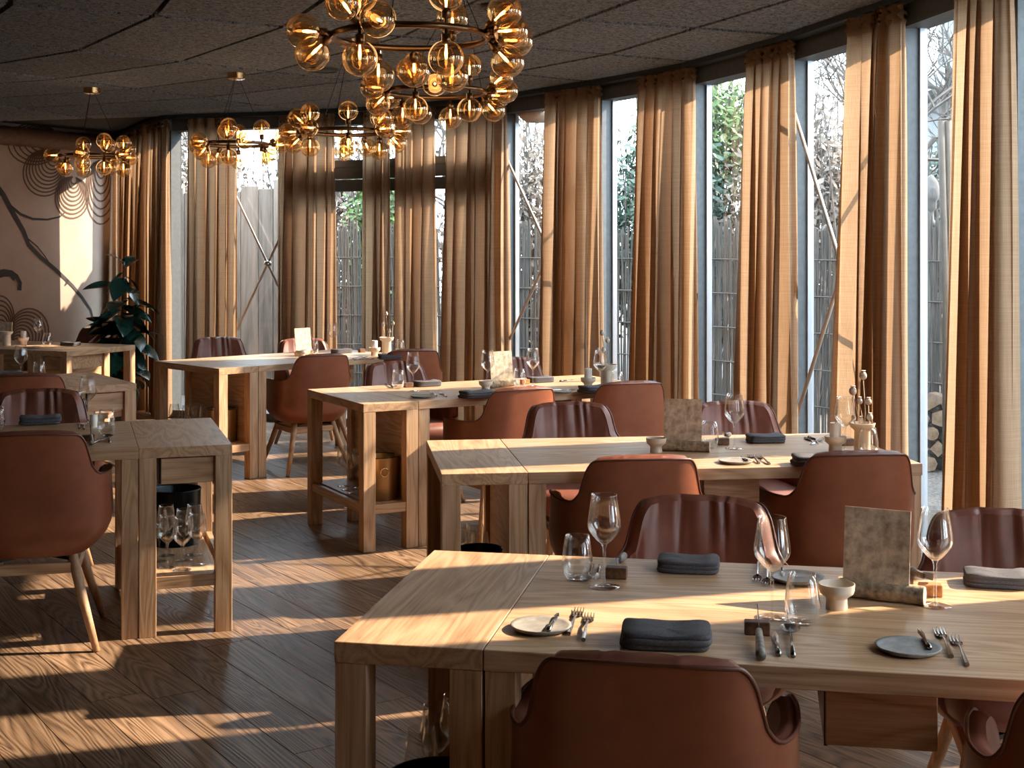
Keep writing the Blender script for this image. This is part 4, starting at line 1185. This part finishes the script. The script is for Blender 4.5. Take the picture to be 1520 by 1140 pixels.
bucket(on(O2, TH['2'], .155, .22, SH), .085, .20, M_BLK2, 'black bucket under the second table console', True, 10)
bucket(on(O3, TH['3'], .155, .17, SH), .105, .22, M_BRONZE, 'brass-coloured wine cooler with ring handle under the third table console', True, 22)
bucket(on(O4, TH['4'], .155, .22, SH), .10, .22, M_BRONZE, 'wine cooler with ring handle under the farthest console', True, -30)
bucket(on(OL, TH['L1'], -.18, .62, SH), .11, .24, M_BLK2, 'black bucket behind the seven glasses of the left console', True)

# ------------------------------------------------------------------ rubber plant
def leaf_mesh():
    def f(i, j):
        y = i / 8; w = 0.5 * math.sin(PI * min(1, y * 1.02)) ** 0.75 * (1 - 0.15 * y)
        x = (-1 + j / 2) * w * 0.56
        return (x, y, -0.28 * y * y + 0.05 * abs(x) * 3 + 0.004)
    return MB().grid(f, 9, 5).mesh('leaf', M_LEAF, True)
plant = thing('rubber_plant', 'tall dark green rubber plant in a pot left of the leftmost curtain', 'plant', (-3.36, 11.5, 0))
MB().lathe([(0.0005, 0), (0.13, 0), (0.17, 0.30), (0.175, 0.31), (0.16, 0.31), (0.15, 0.27), (0.0005, 0.27)], 28).build('pot', M_POT, plant, 40)
rnd = random.Random(21)
stems = [((0.0, 0, 0.27), (0.02, 0.0, 0.8), (0.05, 0.0, 1.42)), ((0.03, 0.03, .27), (0.10, .03, .7), (.13, .02, 1.05)), ((-.03, .0, .27), (-.10, .03, .6), (-.14, -.02, .92))]
LM = leaf_mesh()
for a, b, c in stems:
    MB().tube([a, b, c], [0.012, 0.01, 0.005], 7).build('stem', M_TWIG, plant, True)
k = 0
for si, (a, b, c) in enumerate(stems):
    for q in range((44, 26, 26)[si]):
        f = 0.12 + 0.88 * (q + 0.5) / (44, 26, 26)[si]
        p = Vector(a).lerp(Vector(b), f * 2) if f < .5 else Vector(b).lerp(Vector(c), f * 2 - 1)
        az = q * 2.4 + si + rnd.uniform(-.4, .4)
        el = rnd.uniform(-0.75, 0.25) + (0.7 if f > .93 else 0)
        o = put('leaf', LM, plant)
        s = rnd.uniform(0.25, 0.35) * (0.75 if f > .9 else 1)
        o.location = p; o.rotation_euler = (el, rnd.uniform(-.4, .4), az); o.scale = (s, s, s)

# ------------------------------------------------------------------ outside
g = MB(); g.box(-30, 30, -6, 45, -0.3, -0.06); g.build('ground', M_GRAVEL, kind='structure')
fence = thing('reed_fence', 'grey reed fence tied with wire behind the window wall', 'fence', (0, 0, -0.06))
FP = [Vector((-2.2, 14.0, 0))] + offset_poly(-2.3)[3:12]
def poly_at(P, d):
    for i in range(len(P) - 1):
        l = (P[i + 1] - P[i]).length
        if d <= l: return P[i].lerp(P[i + 1], d / l), (P[i + 1] - P[i]).normalized()
        d -= l
    return P[-1], (P[-1] - P[-2]).normalized()
FL = sum((FP[i + 1] - FP[i]).length for i in range(len(FP) - 1))
rnd = random.Random(5); reeds = MB(); d = 0
while d < FL:
    p, t = poly_at(FP, d); h = 1.78 + rnd.uniform(-.07, .07) + 0.04 * math.sin(d * 3)
    q = p + inward(t) * rnd.uniform(-0.012, 0.012)
    reeds.tube([(q.x, q.y, 0), (q.x + rnd.uniform(-.02, .02), q.y, h * .5), (q.x + rnd.uniform(-.03, .03), q.y, h)], [rnd.uniform(.006, .011)] * 3, 5, cap=False)
    d += rnd.uniform(.011, .017)
reeds.build('reeds', M_REED, fence, kind='stuff')
for z in (.3, .6, .9, 1.2, 1.5):
    MB().tube([poly_at(FP, FL * i / 60)[0] + inward(poly_at(FP, FL * i / 60)[1]) * .022 + Vector((0, 0, z)) for i in range(61)], .006, 4).build('wire', M_TWIG, fence)
d = 0.1
while d < FL:
    p, t = poly_at(FP, d); q = p - inward(t) * .05
    MB().tube([(q.x, q.y, 0), (q.x, q.y, 1.7)], .03, 8).build('fence_post', M_TWIG, fence, True); d += 1.6
# weathered boards behind the far left windows
bf = thing('board_fence', 'tall pale weathered boards behind the far left window gaps', 'fence', (-3.75, 14.7, -0.06), R(-14))
rnd = random.Random(9); x = 0
while x < 1.75:
    w = rnd.uniform(.15, .24); h = rnd.uniform(2.2, 2.34)
    MB().box(x, x + w - .008, rnd.uniform(-.01, .01), .035, 0, h, bev=.004).build('board', M_BOARD, bf); x += w
MB().box(0, 1.8, .04, .07, .4, .5).build('rail', M_BOARD, bf); MB().box(0, 1.8, .04, .07, 1.6, 1.7).build('rail', M_BOARD, bf)

def leafcloud(name, m_, c, r, n, size, label, cat, seed, group='shrubs beyond the reed fence', twig=True):
    rnd = random.Random(seed)
    root = thing(name, label, cat, (c[0], c[1], -0.06), 0, group)
    mb = MB()
    for _ in range(n):
        while True:
            v = Vector((rnd.uniform(-1, 1), rnd.uniform(-1, 1), rnd.uniform(-1, 1)))
            if v.length < 1: break
        v = v * (0.55 + 0.45 * rnd.random())
        p = Vector((v.x * r[0], v.y * r[1], c[2] + v.z * r[2]))
        if p.z < 0.05: continue
        s = size * rnd.uniform(.5, 1.3)
        a = Vector((rnd.gauss(0, 1), rnd.gauss(0, 1), rnd.gauss(0, 1))).normalized(); b = a.orthogonal().normalized()
        q = len(mb.v)
        mb.v += [tuple(p - a * s), tuple(p + b * s * .45), tuple(p + a * s), tuple(p - b * s * .45)]
        mb.f.append((q, q + 1, q + 2, q + 3))
    mb.build('foliage', m_, root, kind='stuff')
    tb = MB()
    for _ in range(60):
        a = rnd.uniform(0, 2 * PI)
        e = Vector((r[0] * .9 * math.cos(a) * rnd.random(), r[1] * .9 * math.sin(a) * rnd.random(), c[2] + r[2] * rnd.uniform(.2, 1.05)))
        b = Vector((e.x * .25, e.y * .25, 0)); mdl = b.lerp(e, .5) + Vector((rnd.gauss(0, .15), rnd.gauss(0, .15), 0))
        tb.tube([b, mdl, e], [.018, .012, .004], 4, cap=False)
    tb.build('branches', M_TWIG, root, kind='stuff')
SHR = [('shrub', M_PALE, (-3.9, 15.6, 1.7), (1.3, .8, 1.7), 6500, .05, 'pale dry shrub above the weathered boards'),
       ('shrub', M_PALE, (-1.9, 15.0, 1.6), (1.3, .8, 1.7), 6500, .05, 'pale dry shrub behind the leftmost transom window'),
       ('shrub', M_GREEN, (-1.35, 13.8, 1.6), (.5, .5, 1.1), 3500, .045, 'green shrub seen below the transom left of the narrow curtain'),
       ('shrub', M_PALE, (0.15, 13.9, 1.6), (1.3, .8, 1.9), 6500, .05, 'pale twiggy shrub left of the beige outdoor lamp'),
       ('shrub', M_GREEN, (0.62, 12.6, 1.55), (.35, .35, .8), 2600, .045, 'green shrub low behind the beige outdoor lamp'),
       ('shrub', M_DKGREEN, (1.45, 12.4, 1.6), (1.0, .8, 1.3), 7000, .05, 'dark evergreen shrub behind the gap right of the lamp'),
       ('shrub', M_GREEN, (1.85, 12.9, 2.6), (.9, .7, .8), 4500, .05, 'bright green treetop above the dark evergreen shrub'),
       ('shrub', M_PALE, (2.6, 11.9, 1.9), (.9, .8, 1.3), 5000, .05, 'pale shrub behind the gap left of the grey rod post'),
       ('shrub', M_PALE, (3.6, 12.6, 1.5), (1.3, 1.0, 1.15), 5000, .055, 'pale shrub behind the long diagonal rod'),
       ('shrub', M_DKGREEN, (4.35, 13.0, 1.55), (.9, .8, 1.3), 6000, .05, 'dark green bush behind the two pale poles at the right'),
       ('shrub', M_PALE, (4.6, 10.0, 1.0), (.8, .8, .9), 3500, .05, 'low pale shrub at the right behind the log pile')]
for i, (nm, m_, c, r, n, s, lab) in enumerate(SHR): leafcloud(nm, m_, (c[0] * 1.09, c[1] * 1.09, c[2] * 1.05), r, n, s, lab, 'shrub', 100 + i)
def tree(x, y, h, seed, lab):
    rnd = random.Random(seed)
    root = thing('bare_tree', lab, 'tree', (x, y, -0.06), 0, 'bare trees beyond the fence')
    mb = MB(); tw = MB()
    def grow(p, d, l, r, n):
        k = 3; pts = [p]; dd = d
        for _ in range(k):
            dd = (dd + Vector((rnd.gauss(0, .16), rnd.gauss(0, .16), rnd.gauss(.03, .1)))).normalized(); pts.append(pts[-1] + dd * l / k)
        (mb if n > 4 else tw).tube(pts, [r * (1 - .3 * i / k) for i in range(k + 1)], 6 if n > 3 else 3, cap=False)
        if n == 0: return
        for q in range(rnd.choice((2, 3, 3))):
            a = (dd + Vector((rnd.gauss(0, .55), rnd.gauss(0, .55), rnd.gauss(.1, .35)))).normalized()
            grow(pts[rnd.choice((2, 3))], a, l * rnd.uniform(.65, .85), r * .62, n - 1)
    grow(Vector((0, 0, 0)), Vector((0, 0, 1)), h * .3, h * .018, 6)
    mb.build('trunk', M_TWIG, root, True); tw.build('twigs', M_TWIG, root, kind='stuff')
tree(4.3, 14.5, 5.2, 3, 'bare tree against the sky behind the diagonal rod')
tree(5.6, 15.0, 5.5, 7, 'bare tree against the sky at the right window gap')
tree(3.0, 13.2, 4.6, 31, 'slender bare tree close behind the long diagonal rod')
tree(4.05, 13.6, 4.8, 33, 'slender bare tree beside the dark green bush at the right')
tree(2.2, 15.5, 5.5, 9, 'bare tree behind the dark evergreen shrub')
tree(-0.2, 16.5, 5.0, 12, 'bare tree behind the window with the outdoor lamp')
tree(-3.2, 17.5, 5.0, 15, 'bare tree behind the weathered boards')

# log pile, stone lantern, poles, house
rnd = random.Random(2)
kk = 0
LN = ('bottom', 'second', 'third', 'fourth', 'top'); LP_ = ('leftmost', 'second from left', 'third from left', 'third from right', 'second from right', 'rightmost')
for row in range(5):
    for q in range(6 - (row % 2)):
        x = 2.86 + q * .125 + (row % 2) * .06 + rnd.uniform(-.01, .01); z = .0 + row * .108
        r_ = rnd.uniform(.05, .062)
        o = thing('firewood_log', '%s log in the %s row of the pile outside the rightmost window gap' % (LP_[q] if row % 2 == 0 or q < 4 else 'rightmost', LN[row]), 'log', (x, 9.75, z), 0, 'firewood logs stacked outside')
        side = (4, 7, 3, 6, 5, 9, 3)[kk % 7]; r_ *= (1.1, .95, 1.2, .9, 1.05, .85, 1.15)[kk % 7]
        m = MB(); m.tube([(0, -.15, 0), (0, .2, 0)], r_, side, Matrix.Rotation(rnd.uniform(0, 3), 4, 'Y'), cap=False); m.build('bark', M_LOGBARK, o)
        m = MB(); m.tube([(0, -.153, 0), (0, -.149, 0)], r_ * .97, side, Matrix.Identity(4)); m.build('split_end', M_LOGEND, o)
        kk += 1
sl = thing('stone_lantern', 'pale stone garden lantern seen high through the rightmost window gap', 'lantern', (3.42, 11.0, 0.0))
MB().box(-.03, .03, -.03, .03, -.06, 1.74, bev=.005).build('plinth', noisy('old_stone', (.05, .045, .04), (.12, .1, .09), 20, .9, .4), sl)
MB().lathe([(0.0005, 1.72), (.055, 1.72), (.055, 1.75), (.025, 1.77), (.022, 1.84), (.045, 1.86), (.045, 1.92), (.06, 1.94), (.072, 2.0), (.055, 2.08), (.02, 2.13), (.0005, 2.14)], 20).build('lantern_body', noisy('pale_stone', (.055, .05, .045), (.12, .105, .095), 20, .9, .3), sl, True)
for px, lab in ((1404, 'left of two pale poles outside the rightmost window gap'), (1414, 'right of two pale poles outside the rightmost window gap')):
    z = 8.6; x = (px - CX) / F * z
    MB_ = MB().tube([(0, 0, -.06), (0.0, 0, 1.2), (-0.03, 0, 2.35)], .022, 10)
    tag(MB_.build('garden_pole', noisy('pale_pole', (.045, .034, .025), (.09, .07, .052), 6, .8, .1), None, True), lab, 'pole', 'pale poles outside').location = (x, z, 0)
hs = thing('neighbour_house', 'dark neighbouring house with eaves high in the rightmost window gap', 'house', (8.4, 19.5, -0.06))
MB().box(-1.7, 4, 0, 4, 0, 3.9).build('wall', M_FRAME, hs)
MB().box(-2.3, 4.5, -.6, 4.6, 3.9, 4.1).build('eaves', M_BLACK, hs)
for i in range(12):
    MB().box(-2.2 + i * .3, -2.05 + i * .3, -.55, .1, 4.1, 4.9).build('roof_slat', M_FRAME, hs)
lampo = thing('outdoor_lamp', 'beige disc-shaped lamp outside the window between post and curtain', 'lamp', (0.21, 10.6, 2.53))
MB().lathe([(0.0005, -.01), (.10, .0), (.15, .035), (.16, .065), (.15, .075), (.0005, .08)], 32).build('lamp_shade', noisy('beige_lamp', (.5, .36, .26), (.56, .42, .31), 4, .5, 0), lampo, True)
MB().tube([(0, 0, .08), (0, 0, .6)], .006, 6).build('cord', M_BLACK, lampo)
